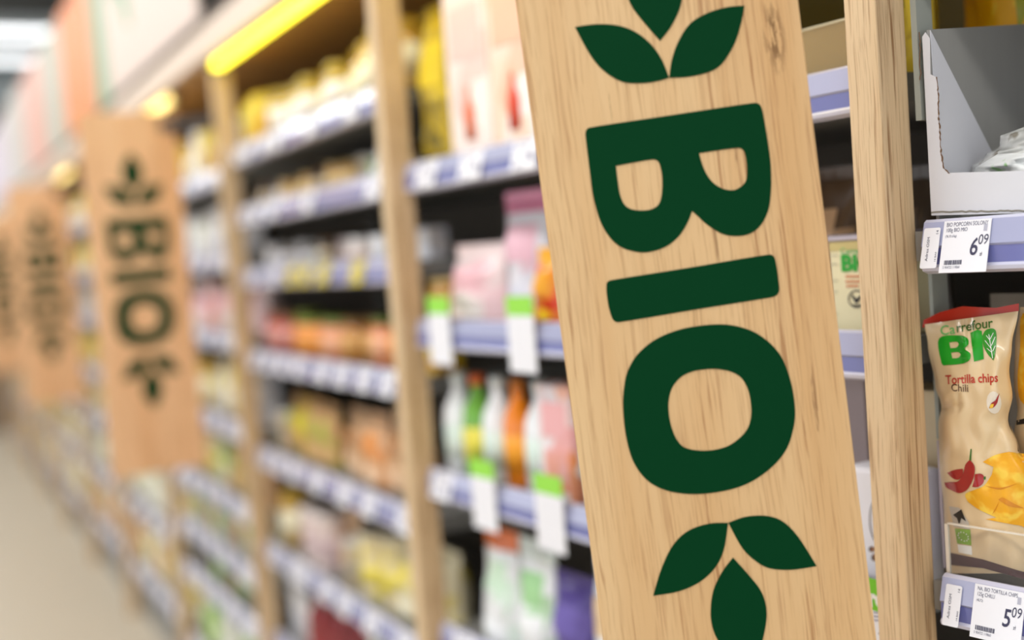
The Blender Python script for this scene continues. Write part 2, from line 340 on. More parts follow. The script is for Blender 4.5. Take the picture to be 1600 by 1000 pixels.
def sign(x, y, z, rz, tilt, label, post):
    o = empty('hanging_sign', (x, y, z)); o.rotation_euler = (0, -tilt, rz); tag(o, label, 'sign', 'wooden leaf signs down the aisle')
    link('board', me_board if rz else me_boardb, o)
    for nm, me in SIGNPARTS: link(nm, me, o)
    # steel arm from the board's back to the post
    R = Matrix.Translation((x, y, z)) @ Matrix.Rotation(rz, 4, 'Z') @ Matrix.Rotation(-tilt, 4, 'Y')
    t = R.inverted() @ Vector((post[0], post[1], z+.40)); t0 = Vector((SW/2-.06, STK/2+.003, .40))
    dv = Vector((t.x, t.y, t.z))-t0; ang = atan2(dv.y, dv.x); T = Matrix.Translation(t0) @ Matrix.Rotation(ang, 4, 'Z')
    MB().box(0, dv.length-.027, -.003, .003, -.015, .015, M_DARK, T=T).box(0, .05, -.003, .004, -.03, .03, M_DARK, T=Matrix.Translation(t0-Vector((.03, 0, 0)))).obj('bracket', o)
E0 = Vector((.90436731, -.4217134))
sc0 = Vector((.59263773+.0032*.906, .81702703-.0032*.4226))
pp = lambda i: (P[i].x-.017, P[i].y)
sign(sc0.x, sc0.y, 1.3494, radians(-25), radians(3.75), 'large sharp wooden BIO sign tilted in front of the shelves', pp(0))
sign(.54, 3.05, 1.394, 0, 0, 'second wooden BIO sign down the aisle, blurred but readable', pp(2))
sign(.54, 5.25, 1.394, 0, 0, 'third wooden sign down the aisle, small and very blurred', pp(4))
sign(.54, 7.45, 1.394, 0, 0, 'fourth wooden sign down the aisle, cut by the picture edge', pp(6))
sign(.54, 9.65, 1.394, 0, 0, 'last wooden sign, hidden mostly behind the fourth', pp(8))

# ---------------------------------------------------------------- header: beige fascia, yellow light strips, printed panels
M_LED = mat('yellow_tube', 'fff03c', .4, emit=3.2, var=0); M_LED2 = mat('warm_tube', 'ffe08a', .4, emit=2.0, var=0)
for i, b in BAY.items():
    cut = {0: tan(radians(5.9)), 1: tan(radians(4))}.get(i, 0)
    o = empty('fascia_board', (b.o.x, b.o.y, 0), b.rz)
    MB().box(.002, b.L-.002, -.06, -.045, 1.945, 2.015, M_FASC).obj('front_board', o)
    slab(.002, b.L-.002, -.045, DEPTH, 1.933, 1.945, mat('canopy_board', 'b8894c', .6), cut).obj('canopy', o)
    MB().box(.002, b.L-.002, -.055, -.03, 2.015, 2.042, mat('brown_edge', '54402f', .6)).obj('top_rail', o)
    tag(o, 'beige fascia board above the shelves, %s' % BAYNAME[i], 'fascia', 'beige fascia boards')
    if i >= 1:
        o = empty('light_strip', (b.o.x, b.o.y, 0), b.rz); tag(o, 'glowing yellow light strip under the fascia, %s' % BAYNAME[i], 'light', 'yellow light strips')
        e0, e1 = (.03, b.L-.03) if i < 3 else (.13, .62)
        MB().box(e0, e1, -.043, -.021, 1.915, 1.933, M_LED if i < 3 else M_LED2).obj('tube', o)
        MB().box(e0-.012, e0, -.044, -.011, 1.909, 1.933, M_DARK).obj('end_cap', o); MB().box(e1, e1+.012, -.044, -.011, 1.909, 1.933, M_DARK).obj('end_cap', o)
def panel(y0, y1, col, label, deco=None):
    T = Matrix.Identity(4)
    o = MB().box(.715, .727, y0, y1, 2.045, 2.56, mat('panel_'+col, col, .5, var=.03)).obj('printed_panel'); tag(o, label, 'panel', 'printed panels above the shelves')
    if deco:
        for (nm, c, pts) in deco:
            # closed outline on the aisle side of the panel
            vs, fs = flat([pts]); MB().add([(.7145, yy, zz) for yy, zz, _ in vs], fs, mat('print_'+c, c, .5)).obj(nm, o)
def leafp(cy, cz, l, wd, an):
    pts = []
    for k in range(16):
        t = k/16*2*pi; x = l/2*cos(t); y = wd/2*sin(t)*abs(sin(t)) ** .3; pts.append((cy+x*cos(an)-y*sin(an), cz+x*sin(an)+y*cos(an)))
    return pts
panel(2.97, 4.31, 'e8d3c6', 'cream printed panel with green leaf marks, above the second sign', [('leaf_print', '6fae84', leafp(4.10, 2.42, .2, .13, 1.2)), ('leaf_print', '6fae84', leafp(3.92, 2.30, .26, .1, .9)), ('leaf_print', '6fae84', leafp(3.70, 2.40, .2, .1, 2.2))])
panel(4.33, 4.63, '97b392', 'narrow green printed panel beside the orange one')
panel(4.65, 5.50, 'f2955c', 'bright orange printed panel above the shelves')
panel(5.52, 6.18, 'c3c7b8', 'grey green printed panel past the orange one')
panel(6.20, 7.15, 'ecb7a6', 'salmon pink printed panel')
panel(7.17, 8.45, 'd5cec6', 'pale grey printed panel past the salmon one')
panel(8.47, 10.45, 'e2d6e2', 'lilac white printed panel at the far end')
# ---------------------------------------------------------------- packaged goods (each kind: a body mesh and its part meshes)
KIND = {}
def kind(key, name, cat, desc, w, h, d, body, parts=()):
    KIND[key] = dict(name=name, cat=cat, desc=desc, w=w, h=h, d=d, body=body.mesh(name), parts=[(n, p.mesh(n)) for n, p in parts])
def carton(key, desc, w, h, d, c1, c2, c3=None, cells=14, figure=None, name='carton'):
    m = mat('p_'+key, c1, .5, col2=c2, col3=c3, cells=cells, thr=(.5, .62))
    b = MB().box(-w/2, w/2, -d/2, d/2, 0, h, m, .003)
    b.box(-w/2+.004, w/2-.004, -.002, .002, h-.0005, h+.002, m)
    lab = MB().box(-w*.38, w*.38, -d/2-.0012, -d/2+.001, h*.56, h*.86, mat('l_'+key, c2, .45))
    parts = [('printed_label', lab)]
    if figure:
        fm = mat('f_'+figure, figure, .45)
        parts.append(('printed_picture', MB().lathe([(.0, 0), (w*.12, 0), (w*.13, h*.16), (w*.05, h*.24), (w*.045, h*.3), (0, h*.3)], fm, 12, T=Matrix.Translation((0, -d/2-.0005, h*.1)) @ Matrix.Diagonal((1, .03, 1, 1)))))
    else:
        parts.append(('printed_picture', MB().box(-w*.36, w*.36, -d/2-.0012, -d/2+.001, h*.1, h*.45, mat('f2_'+key, c3 or c1, .45, col2=c2, cells=30))))
    kind(key, name, 'carton', desc, w, h, d, b, parts)
def jar(key, desc, r, h, glass, lid, label, lname='screw_lid'):
    b = MB().lathe([(r*.8, 0), (r*.97, .004), (r, h*.1), (r, h*.7), (r*.9, h*.79), (r*.78, h*.83), (r*.78, h*.86)], mat('g_'+glass, glass, .12, coat=.5, var=.15), 20)
    l = MB().lathe([(r*.82, h*.83), (r*.86, h*.835), (r*.86, h*.985), (r*.8, h), (0, h)], mat('lid_'+lid, lid, .3), 20)
    lb = MB().lathe([(r*1.012, h*.16), (r*1.014, h*.64)], mat('lb_'+label, label, .5, col2=glass, cells=40, thr=(.6, .66)), 20)
    kind(key, 'glass_jar', 'jar', desc, 2*r, h, 2*r, b, [(lname, l), ('paper_label', lb)])
def tub(key, desc, r, h, c1, c2, lid):
    m = mat('t_'+key, c1, .35, col2=c2, cells=24, thr=(.5, .6))
    b = MB().lathe([(r*.94, 0), (r, .003), (r*.985, .006), (r*.985, h-.007), (r, h-.004), (r*.96, h-.001), (r*.9, h-.004), (0, h-.004)], m, 22)
    lb = MB().lathe([(r*.995, h*.2), (r*.995, h*.5)], mat('tl_'+key, c2, .4), 22)
    l = MB().lathe([(r*1.02, h-.01), (r*1.03, h-.008), (r*1.03, h+.001), (r*.95, h+.002), (0, h+.001)], mat('lid_'+lid, lid, .3), 22)
    kind(key, 'round_tub', 'tub', desc, 2*r, h, 2*r, b, [('lid', l), ('paper_label', lb)])
def bottle(key, desc, r, h, c, cap, label):
    b = MB().lathe([(r*.85, 0), (r, .006), (r, h*.55), (r*.9, h*.66), (r*.42, h*.82), (r*.36, h*.93)], mat('g_'+c, c, .12, coat=.5, var=.1), 20)
    cp = MB().lathe([(r*.44, h*.9), (r*.46, h*.91), (r*.46, h*.99), (r*.4, h), (0, h)], mat('lid_'+cap, cap, .35), 16)
    lb = MB().lathe([(r*1.012, h*.15), (r*1.012, h*.5)], mat('lb_'+label, label, .5, col2=c, cells=30, thr=(.6, .66)), 20)
    kind(key, 'bottle', 'bottle', desc, 2*r, h, 2*r, b, [('cap', cp), ('paper_label', lb)])
def pouch(key, desc, w, h, d, c1, c2, c3, top=None, seal='crimp', seed=1, name='pouch', cells=16):
    m = mat('b_'+key, c1, .32, col2=c2, cells=cells, thr=(.54, .66), coat=.25); mt = mat('bt_'+key, top or c1, .32, coat=.25)
    rn = random.Random(seed); ph = [rn.uniform(0, 6.28) for _ in range(8)]
    def hgt(u, v, s):
        x = abs(2*u-1); a = max(0, 1-x**2.4)**.65; bt = min(1, (v+.02)/.12)**.5; tp = min(1, max(0, (1-v))/.34)**.75
        k = d/2*a*(.25+.75*bt)*(.06+.94*tp) if seal != 'stand' else d/2*a*(.85 if v < .3 else .85-.75*((v-.3)/.7))*(1)+.0006
        k += a*.035*d*(sin(9*u+ph[0]+5*v)+sin(17*v+ph[1]+3*u)+.6*sin(31*u+11*v+ph[2]))
        return s*max(k, .0008)
    def side(s):
        def f(u, v):
            nar = 1-.05*sin(pi*v)*(1) if seal == 'stand' else 1-.07*(1-abs(2*v-1)**3)*1
            return ((u-.5)*w*nar, -hgt(u, v, s), h*v)
        return f
    b = MB().grid(side(1), 14, 18, m, mfn=lambda u, v: mt if v > .88 else m); b.grid(lambda u, v: side(-1)(1-u, v), 14, 18, m, mfn=lambda u, v: mt if v > .88 else m)
    seal_ = MB()
    f = lambda y: (lambda u, v: ((u-.5)*w*.99, y+.0015*sin(u*70), h*.985+.016*v))
    seal_.grid(f(-.0008), 28, 2, mt); seal_.grid(lambda u, v: f(.0008)(1-u, v), 28, 2, mt)
    lb = MB(); g = side(1.0)
    def patch(u0, u1, v0, v1, mm):
        lb.grid(lambda u, v: (lambda q: (q[0], q[1]-.0012, q[2]))(g(u0+(u1-u0)*u, v0+(v1-v0)*v)), 10, 8, mm)
    patch(.2, .8, .5, .8, mat('bl_'+c2, c2, .4)); patch(.16, .84, .12, .42, mat('bl2_'+key, c3, .4, col2=c1, cells=36))
    kind(key, name, 'bag', desc, w, h, d, b, [('top_seal', seal_), ('printed_label', lb)])

carton('yel', 'bright yellow carton', .085, .13, .06, 'eec81a', 'f7e86a', 'd89a12')
carton('pch', 'tall cream carton with red picture', .125, .27, .07, 'f9dcc4', 'f5c4a6', 'fdf4ec', 10, 'e4492c')
carton('pch2', 'tall pink carton with red picture', .125, .27, .07, 'fbe6dc', 'f7cfc4', 'fff3ea', 9, 'ef7a50')
carton('wht', 'white carton with small print', .08, .15, .06, 'ecebee', 'f8f6f6', 'c9cdd8')
carton('cre', 'cream carton', .09, .14, .06, 'f0dfb2', 'e3c98a', 'f8efd2')
carton('grn', 'green and white carton', .08, .13, .05, 'dfe9d3', '8bc062', 'f3f4e6')
carton('red', 'deep red carton', .07, .12, .05, 'a52a28', 'c8463a', '7a1c1e')
carton('org', 'orange and amber carton', .06, .17, .05, 'f0900f', 'd96a10', 'f9c040')
carton('brn', 'brown kraft carton', .085, .13, .06, 'c49158', 'a8763e', 'e0bb84')
carton('mix', 'white carton, pink and orange stripes', .085, .18, .05, 'f3eef2', 'f0b4b6', 'e98f58')
jar('jy', 'jar with olive lid, white label', .042, .125, 'b99a30', 'b59a1e', 'f3edea')
jar('jc', 'jar with golden lid, cream label', .044, .14, 'c79c3a', 'c9a53a', 'f5eccb')
jar('jg', 'small jar of golden honey', .033, .075, 'b8852a', 'b79b60', 'd9c088')
jar('jw', 'small grey lidded jar, white label', .034, .09, '8b8274', 'a9a7a2', 'ece7ea')
jar('jo', 'orange jar with green lid', .04, .11, 'e88a1c', '7b8a2c', 'f2a24e')
jar('jp', 'peach coloured jar with green lid', .04, .11, 'e2895c', '6f7f2e', 'f0b48c')
jar('ja', 'amber jar with brown lid', .04, .105, 'b87426', '8a6a34', 'd9a55e')
jar('jr', 'jar of red sauce', .04, .11, 'b8402e', '9a6a4a', 'e8a89c')
jar('jd', 'dark glass jar with brown lid', .036, .09, '3b2a1c', '6a4a2a', 'cdb896')
tub('tw', 'white round tub', .046, .12, 'f1ece9', 'd9c3b8', 'f5f2f0')
tub('tc', 'large cream round tub', .056, .17, 'ead9b4', 'e9d65a', 'efe3c6')
tub('tp', 'pale pink round tub', .048, .13, 'efdcd4', 'c9b0b0', 'f3e6e0')
tub('tin', 'silver tin with tan label', .04, .1, 'c9b48e', 'a99c86', 'cfcac2')
bottle('bo', 'slim bottle of orange juice', .03, .2, 'ee8410', 'c9741a', 'f4a01e')
bottle('bw', 'white bottle', .032, .19, 'eef0f2', 'e9eeea', 'd7e6dc')
bottle('bg', 'green bottle', .031, .19, '6fae3a', 'e26a2c', 'e6d84e')
bottle('bd', 'dark brown bottle', .03, .18, '3a2416', 'b8a04a', 'b99e72')
pouch('ppk', 'pink and white crumpled bag', .15, .12, .09, 'f6e0de', 'f3bfc6', 'f9efe9', seed=2)
pouch('pwh', 'white bag with pink print', .13, .19, .07, 'eceaf1', 'e7b9c6', 'd9dbe8', 'e98fae', seed=3)
pouch('ppl', 'lilac and tan bag', .12, .17, .07, 'e9dcea', 'c99ac8', 'e2c8a4', 'b68a5a', seed=4)
pouch('por', 'small bright red orange bag', .08, .1, .05, 'f0421c', 'f6a812', 'f2c81e', 'f6b010', seed=5)
pouch('pwo', 'white standing pouch with orange corner', .1, .17, .07, 'f1f2f3', 'cfe8cf', 'f3f5f6', 'ef7a3c', 'stand', 6, 'standing_pouch')
pouch('pwg', 'white standing pouch with green print', .105, .17, .07, 'f2f3f4', 'a6d69a', 'f6f7f6', 'e7efe8', 'stand', 7, 'standing_pouch')
pouch('pww', 'plain white pouch with tan window', .1, .18, .06, 'f3f4f6', 'e6c79a', 'f2f2f2', seed=8)
pouch('pkr', 'kraft brown bag with green print', .11, .19, .07, 'c99a62', 'a8b23c', 'dcb27c', seed=9)
pouch('pkb', 'kraft paper bag with brown print', .11, .19, .07, 'd8ac80', 'b07e50', 'e6c4a0', seed=10)
pouch('pko', 'tan bag with orange print', .11, .18, .07, 'e2b184', 'e08c3a', 'eccaa8', seed=11)
pouch('pcr', 'cream bag with yellow print', .12, .2, .08, 'eadfba', 'e4d05c', 'f2ead0', seed=12)
pouch('pcw', 'large white bag', .13, .2, .08, 'efece2', 'dfe4cc', 'f5f2ea', seed=13)
pouch('pyl', 'olive and yellow bag', .11, .21, .07, 'b79a1c', 'e3c52a', '6a5c16', seed=14)
pouch('prd', 'dark red bag', .11, .16, .07, '9e2a2c', '7c1e22', 'c8584a', seed=15)
pouch('pgn', 'fresh green bag', .11, .16, .07, '7db23a', 'a9cf58', 'cfe08c', seed=16)
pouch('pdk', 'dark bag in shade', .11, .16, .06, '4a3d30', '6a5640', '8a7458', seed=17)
pouch('ppu', 'dark purple bag', .1, .14, .06, '4d3c86', '6a5aa8', '8f86c0', seed=18)

SHELFTOP = lambda i, k: RAILS[i][k]+.0403
CNT = {}
def put(i, k, a, key, d=None, rz=0.0, sc=1.0, nth=None):
    K = KIND[key]; b = BAY[i]; dd = (.012+K['d']*max(sc, 1)/2) if d is None else d
    p = b.T @ Vector((a, dd, SHELFTOP(i, k)))
    o = bpy.data.objects.new(K['name'], K['body']); C.objects.link(o); o.location = p; o.rotation_euler.z = b.rz+rz
    if sc != 1: o.scale = (max(sc, min(1, .45+.55*sc)), max(sc, min(1, .45+.55*sc)), sc)
    for n, me in K['parts']: link(n, me, o)
    n_ = CNT[(i, k)] = CNT.get((i, k), 0)+1
    tag(o, '%s, %s from far post, %s shelf, %s' % (K['desc'], NTH[n_-1], ORD[k] if k else 'top', BAYNAME[i]), K['cat'], '%s' % GROUP(K, i, k))
    return o
def GROUP(K, i, k): return 'packed goods on the %s shelf of the %s' % (ORD[k], BAYNAME[i])
def run(i, k, seq, a0=.03, a1=None, gap=.006, sc=1.0, f=.84):
    """stand goods side by side from the far post towards the near one; seq repeats until the shelf is full"""
    a = a0; a1 = a1 or BAY[i].L-.03; q = 0; top = RAILS[i][k-1] if k else 1.87
    while q < 60:
        key = seq[q % len(seq)]; q += 1
        if key is None: a += .05; continue
        K = KIND[key]; room = top-SHELFTOP(i, k)-.012; s = min(sc, room*f/K['h'])
        if i > 1: s *= random.uniform(.86, 1.04)
        wd = K['w']*max(s, min(1, .45+.55*s))
        if a+wd > a1: break
        put(i, k, a+wd/2, key, d=(.012+K['d']*max(s, 1)/2+(random.uniform(0, .035) if i > 1 else 0)), sc=s, rz=random.uniform(-.05, .05) if K['name'] in ('pouch', 'standing_pouch') else 0); a += wd+gap

# bay 2, under the yellow light
run(2, 0, ['yel', 'yel', 'jy', 'jy', 'jy', 'jy', 'jc', 'jy', 'jc', 'jc', 'jc', 'jc'])
run(2, 1, ['jd', 'jd', 'jw', 'jw', 'jg', 'jg', 'jg', 'jd', 'jg', 'jg', 'jg', 'tin', 'grn', 'jw', 'wht'], sc=.95, f=0.62)
run(2, 2, ['tin', 'wht', 'jw', 'jw', 'wht', 'jw', 'bw', 'bw', 'jd', 'tp', 'tw', 'tw'], sc=.95, f=0.6)
run(2, 3, ['jr', 'jr', 'jo', 'jo', 'jo', 'jp', 'jp', 'ja', 'ja', 'jp', 'jo', 'jo', 'yel'], f=0.66)
run(2, 4, ['tin', 'pkr', 'pyl', 'pkr', 'pkr', 'pkb', 'pkb', 'pko', 'pkb', 'pkb'], f=0.78)
run(2, 5, ['jc', 'tin', 'tp', 'tp', 'pkb', 'tin', 'tc', 'tc', 'pcr', 'pcr', 'tc'], f=0.74)
run(2, 6, ['wht', 'tw', 'prd', 'prd', 'prd', 'pcw', 'grn', 'pcw', 'pgn', 'pcr'], f=0.8)
run(2, 7, ['pgn', 'pcw', 'pcr', 'pkb'])
# bay 1, between the blurred post and the foremost sign
def at(i, k, x, y, key, d=None, **kw):
    a = BAY[i].pt(x, y, 0 if d is None else d)[0]; return put(i, k, a, key, d, **kw)
put(1, 0, .075, 'pyl', sc=1.2)
for j in range(5): put(1, 0, .21+j*.13, ['pch2', 'pch', 'pch2', 'pch', 'pch', 'pch2'][j])
put(1, 1, .03, 'jg'); put(1, 1, .135, 'ppk', rz=.05, sc=.95); put(1, 1, .19, 'ppl', d=.18, sc=1.15); put(1, 1, .27, 'pwh', d=.075, rz=.1); put(1, 1, .375, 'por', d=.035, rz=-.1); put(1, 1, .43, 'ppk', d=.12)
run(1, 1, ['pwh', 'ppl', 'ppk'], a0=.52, a1=.86)
run(1, 2, ['bw', 'bg', 'bw', 'bo', 'bw', 'mix', 'bw', 'mix', 'wht', 'mix', 'jr', 'bw', 'bd'], a0=.02, a1=.8, sc=1.1)
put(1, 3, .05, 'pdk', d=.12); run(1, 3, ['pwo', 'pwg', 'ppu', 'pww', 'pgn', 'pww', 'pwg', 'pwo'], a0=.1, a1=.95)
run(1, 4, ['pcw', 'pgn', 'pwo', 'pcr'], a0=.04, a1=.95); run(1, 5, ['pcw', 'pkb', 'pcr'], a0=.04)
# bays farther off
BK = {3: [['wht', 'yel', 'jy', 'jc'], ['wht', 'pcw', 'jw'], ['ppk', 'ppk', 'jr', 'mix'], ['wht', 'yel', 'jc', 'pcr'], ['pkb', 'pkr', 'tc', 'grn'], ['pko', 'grn', 'pcr'], ['pgn', 'pdk', 'pkr'], ['pcw', 'pgn', 'pcw']],
      4: [['jy', 'jc', 'yel'], ['pcr', 'yel', 'jc'], ['wht', 'jw', 'tin'], ['pyl', 'yel', 'pcr'], ['pko', 'jc', 'pkb'], ['pcw', 'pcw', 'pcr'], ['pcw', 'pkb', 'tc']],
      5: [['jc', 'yel', 'jy'], ['jc', 'pcr', 'yel'], ['tin', 'pkb', 'wht'], ['yel', 'pcr', 'jc'], ['pkb', 'pcr', 'tc'], ['pcw', 'yel', 'pcr'], ['pkr', 'pcw', 'pko']]}
for i in range(3, 10):
    S = BK[i] if i in BK else BK[4+i % 2]
    for k in range(len(RAILS[i])):
        s = S[k % len(S)]; run(i, k, s[(i % len(s)):]+s[:(i % len(s))], gap=.012 if i < 5 else .03, sc=1.15 if i < 5 else 1.3)

# ---------------------------------------------------------------- price tags on the rails
def tagmesh(w, h, paper, ext=0, top=None):
    m = MB(); y = rail_face; z0, z1 = .004, .004+h
    m.add([(-w/2, y(z0)-.0005, z0), (w/2, y(z0)-.0005, z0), (w/2, y(z1)-.0005, z1), (-w/2, y(z1)-.0005, z1),
           (-w/2, y(z0)+.0004, z0), (w/2, y(z0)+.0004, z0), (w/2, y(z1)+.0004, z1), (-w/2, y(z1)+.0004, z1)],
          [(0, 1, 2, 3), (7, 6, 5, 4), (1, 0, 4, 5), (3, 2, 6, 7), (2, 1, 5, 6), (0, 3, 7, 4)], paper)
    return m
ME_TAG = tagmesh(.066, .044, M_TAG).mesh('price_tag'); ME_TAGY = tagmesh(.066, .044, M_TAGY).mesh('price_tag')
ME_TAGW = tagmesh(.085, .046, M_TAG).mesh('price_tag')
ink = MB()
for zz, x0, x1, hh in ((.041, -.024, .02, .0035), (.034, -.024, .0, .003), (.016, .004, .024, .013), (.008, -.024, -.004, .006)):
    ink.add([(x0, rail_face(zz)-.0009, zz), (x1, rail_face(zz)-.0009, zz), (x1, rail_face(zz+hh)-.0009, zz+hh), (x0, rail_face(zz+hh)-.0009, zz+hh)], [(0, 1, 2, 3)], mat('grey_print', '9896ac', .5))
ME_INK = ink.mesh('printed_price')
ht = MB(); 
ht.box(-.036, .036, -.0185, -.0175, -.022, .06, M_TAG)
ME_HT = ht.mesh('shelf_card'); ME_HTG = MB().box(-.036, .036, -.0187, -.0173, .06, .088, M_TAGG).mesh('green_top')
ME_CLIP = MB().box(-.006, .006, -.0176, -.0118, .005, .02, M_RAIL3).mesh('clip')
TC = {}
def price(i, k, a, me=None, kindw='white'):
    b = BAY[i]; n_ = TC[(i, k)] = TC.get((i, k), 0)+1
    o = bpy.data.objects.new('shelf_card' if me is ME_HT else 'price_tag', me or ME_TAG); C.objects.link(o)
    o.location = b.T @ Vector((a, 0, RAILS[i][k])); o.rotation_euler.z = b.rz
    if me is ME_HT: link('green_top', ME_HTG, o); link('clip', ME_CLIP, o)
    elif i < 4: link('printed_price', ME_INK, o)
    tag(o, '%s price %s, %s from far post, %s rail, %s' % (kindw, 'card' if me is ME_HT else 'tag', NTH[n_-1], ORD[k], BAYNAME[i]), 'price tag', 'price tags on the %s rail of the %s' % (ORD[k], BAYNAME[i]))
for (k, xs) in ((0, (0.1, .245, .4)), (1, (.55, .7, .8)), (2, (.07, .55, .7)), (3, (.1, .3, .5, .66, .8)), (4, (.3, .7)), (5, (.3, .7))):
    for a in xs: price(1, k, a)
def cardat(k, x, y): price(1, k, BAY[1].pt(x, y, -.018)[0], ME_HT, 'green topped hanging')
cardat(1, 688, 530); cardat(1, 815, 530); cardat(2, 757, 790); cardat(2, 860, 820)
for k in range(8):
    for a in [(.08, .17, .33, .42, .66, .9), (.1, .2, .34, .6, .98), (.12, .3, .44, .54, .66, .86), (.08, .2, .32, .44, .6, .72, .85, .97), (.1, .22, .34, .5, .68, .82, 1.0), (.1, .26, .34, .5, .62, .78, .95), (.2, .5, .8), (.2, .6)][k]:
        yl = k == 2 and .4 < a < .9
        price(2, k, a, ME_TAGY if yl else ME_TAG, 'yellow' if yl else 'white')
for k in range(8):
    for a in (.12, .3, .5, .68, .88, .99): price(3, k, a, ME_TAGW)
for i in range(4, 10):
    for k in range(7):
        for a in ((.15, .4, .65, .9) if i < 7 else (.25, .75)): price(i, k, a, ME_TAGW)
# ---------------------------------------------------------------- goods close to the camera
class Near:
    """builds pieces in the coordinates of a bay and hangs them on an empty at the thing's base"""
    def __init__(s, i, name, a, d, z, label, cat, group=None):
        s.b = BAY[i]; s.o = (a, d, z); p = s.b.T @ Vector(s.o)
        s.e = empty(name, p, s.b.rz); tag(s.e, label, cat, group)
    def part(s, name, mb, label=None, parent=None):
        mb.v = [(x-s.o[0], y-s.o[1], z-s.o[2]) for x, y, z in mb.v]; o = mb.obj(name, parent or s.e)
        if label: o['label'] = label
        return o
    def px(s, x, y, d): a, z = s.b.pt(x, y, d); return (a, d, z)
    def poly(s, pts, d, m, th=.0008, smooth=False, surf=None, mb=None, step=None):
        """a flat printed shape traced in the plane d, or laid on a surface function"""
        mb = mb or MB(); vs, fs = flat([crom(pts, 4) if smooth else [p[:2] for p in pts]])
        if surf:
            vs, fs = fine(vs, fs, step or 7); mb.add([surf(x, y) for x, y, _ in vs], fs, m, True)
        else: mb.add([s.px(x, y, d) for x, y, _ in vs], fs, m)
        return mb
    def text(s, txt, x0, y0, sz, slope, d, m, bold=0, xs=1.0, surf=None, mb=None, lean=.06, shear=0):
        mb = mb or MB(); vs, fs = text2d(txt, bold, shear); c, sn = cos(slope), sin(slope)
        q = [(x0+(x*sz*xs)*c - y*sz*lean*0 - y*sz*sn*0 - y*sz*lean, y0+(x*sz*xs)*sn-y*sz) for x, y, _ in vs]
        if surf:
            v2, fs = fine([(x, y, 0) for x, y in q], fs, 6); q = [(x, y) for x, y, _ in v2]; mb.add([surf(x, y) for x, y in q], fs, m, True)
        else: mb.add([s.px(x, y, d) for x, y in q], fs, m)
        return mb
def lerp_tab(tab, y):
    if y <= tab[0][1]: return tab[0][0]
    for (x0, y0), (x1, y1) in zip(tab, tab[1:]):
        if y <= y1:
            t = (y-y0)/(y1-y0); t = t*t*(3-2*t); return x0+(x1-x0)*t
    return tab[-1][0]
class Bag:
    def __init__(s, near, Lt, Rt, yt, yb, d0, dep, dref, ridges=(), seed=3, wr=1.0):
        s.n, s.L, s.R, s.yt, s.yb, s.d0, s.dep, s.dref, s.rg, s.wr = near, Lt, Rt, yt, yb, d0, dep, dref, ridges, wr
        r = random.Random(seed); s.ph = [r.uniform(0, 6.28) for _ in range(9)]
    def h(s, x, y, u, v):
        a = max(0, 1-abs(2*u-1)**2.6)**.55; k = s.dep*a*(.1+.9*min(1, max(0, 1-v)/.3)**.7)*(.55+.45*min(1, v/.15))
        p = s.ph; k += s.wr*a*.0012*(sin(u*8+v*9+p[0])+sin(u*13-v*17+p[1])+.7*sin(u*23+v*8+p[2])+.5*sin(v*41+u*9+p[3]))
        for (x0, y0, x1, y1, amp, w) in s.rg:
            dx, dy = x1-x0, y1-y0; t = max(0, min(1, ((x-x0)*dx+(y-y0)*dy)/(dx*dx+dy*dy))); dd = ((x-x0-t*dx)**2+(y-y0-t*dy)**2)/(w*w)
            k += amp*math.exp(-dd)
        return max(k, .0006)
    def uv(s, x, y):
        L_, R_ = lerp_tab(s.L, y), lerp_tab(s.R, y); u = (x-L_)/(R_-L_); uc = min(1, max(0, u)); yt = s.yt(uc)
        return u, (s.yb-y)/(s.yb-yt)
    def on(s, x, y, eps=.0007):
        u, v = s.uv(x, y); d = s.d0-s.h(x, y, min(1, max(0, u)), min(1, max(0, v)))-eps; a, z = s.n.b.pt(x, y, d); return (a, d, z)
    def body(s, m, mfn=None, nu=44, nv=64):
        def f(u, v):
            y = s.yb+(s.yt(u)-s.yb)*v; x = lerp_tab(s.L, y)+(lerp_tab(s.R, y)-lerp_tab(s.L, y))*u
            return x, y
        def front(u, v):
            x, y = f(u, v); d = s.d0-s.h(x, y, u, v); a, z = s.n.b.pt(x, y, d); return (a, d, max(z, s.n.o[2]+.0006))
        def back(u, v):
            x, y = f(1-u, v); a, z = s.n.b.pt(x, y, s.d0); return (a, s.d0+s.h(x, y, 1-u, v)*.7, max(z, s.n.o[2]+.0006))
        mb = MB().grid(front, nu, nv, m, mfn=mfn); mb.grid(back, 16, 24, m); return mb

M_BAGB = mat('bag_beige', 'e8cda2', .3, var=.05, scale=18, coat=.3)
M_RED = mat('bag_red', 'c22d1c', .3, coat=.3); M_BGRN = mat('print_green', '14a020', .35); M_LGRN = mat('print_light_green', '6fb96a', .35); M_DGRN = mat('print_dark_green', '3c6f1e', .35)
M_PRED = mat('print_red', 'c4392c', .4); M_PBRN = mat('print_brown', '5a3526', .4); M_CHIP = mat('chip_yellow', 'f4ae1a', .4, var=.12, scale=60, col2='fbd04a', thr=(.5, .62)); M_CHIPD = mat('chip_deep', 'd98a10', .4)
M_PEP = mat('pepper_red', 'a81d22', .25, var=.2, scale=60, coat=.5); M_WHT = mat('print_white', 'f4f2ec', .4); M_BLK = mat('print_black', '26221f', .4)
M_ACR = mat('clear_acrylic', 'f2efe8', .05, alpha=.04, spec=.8)

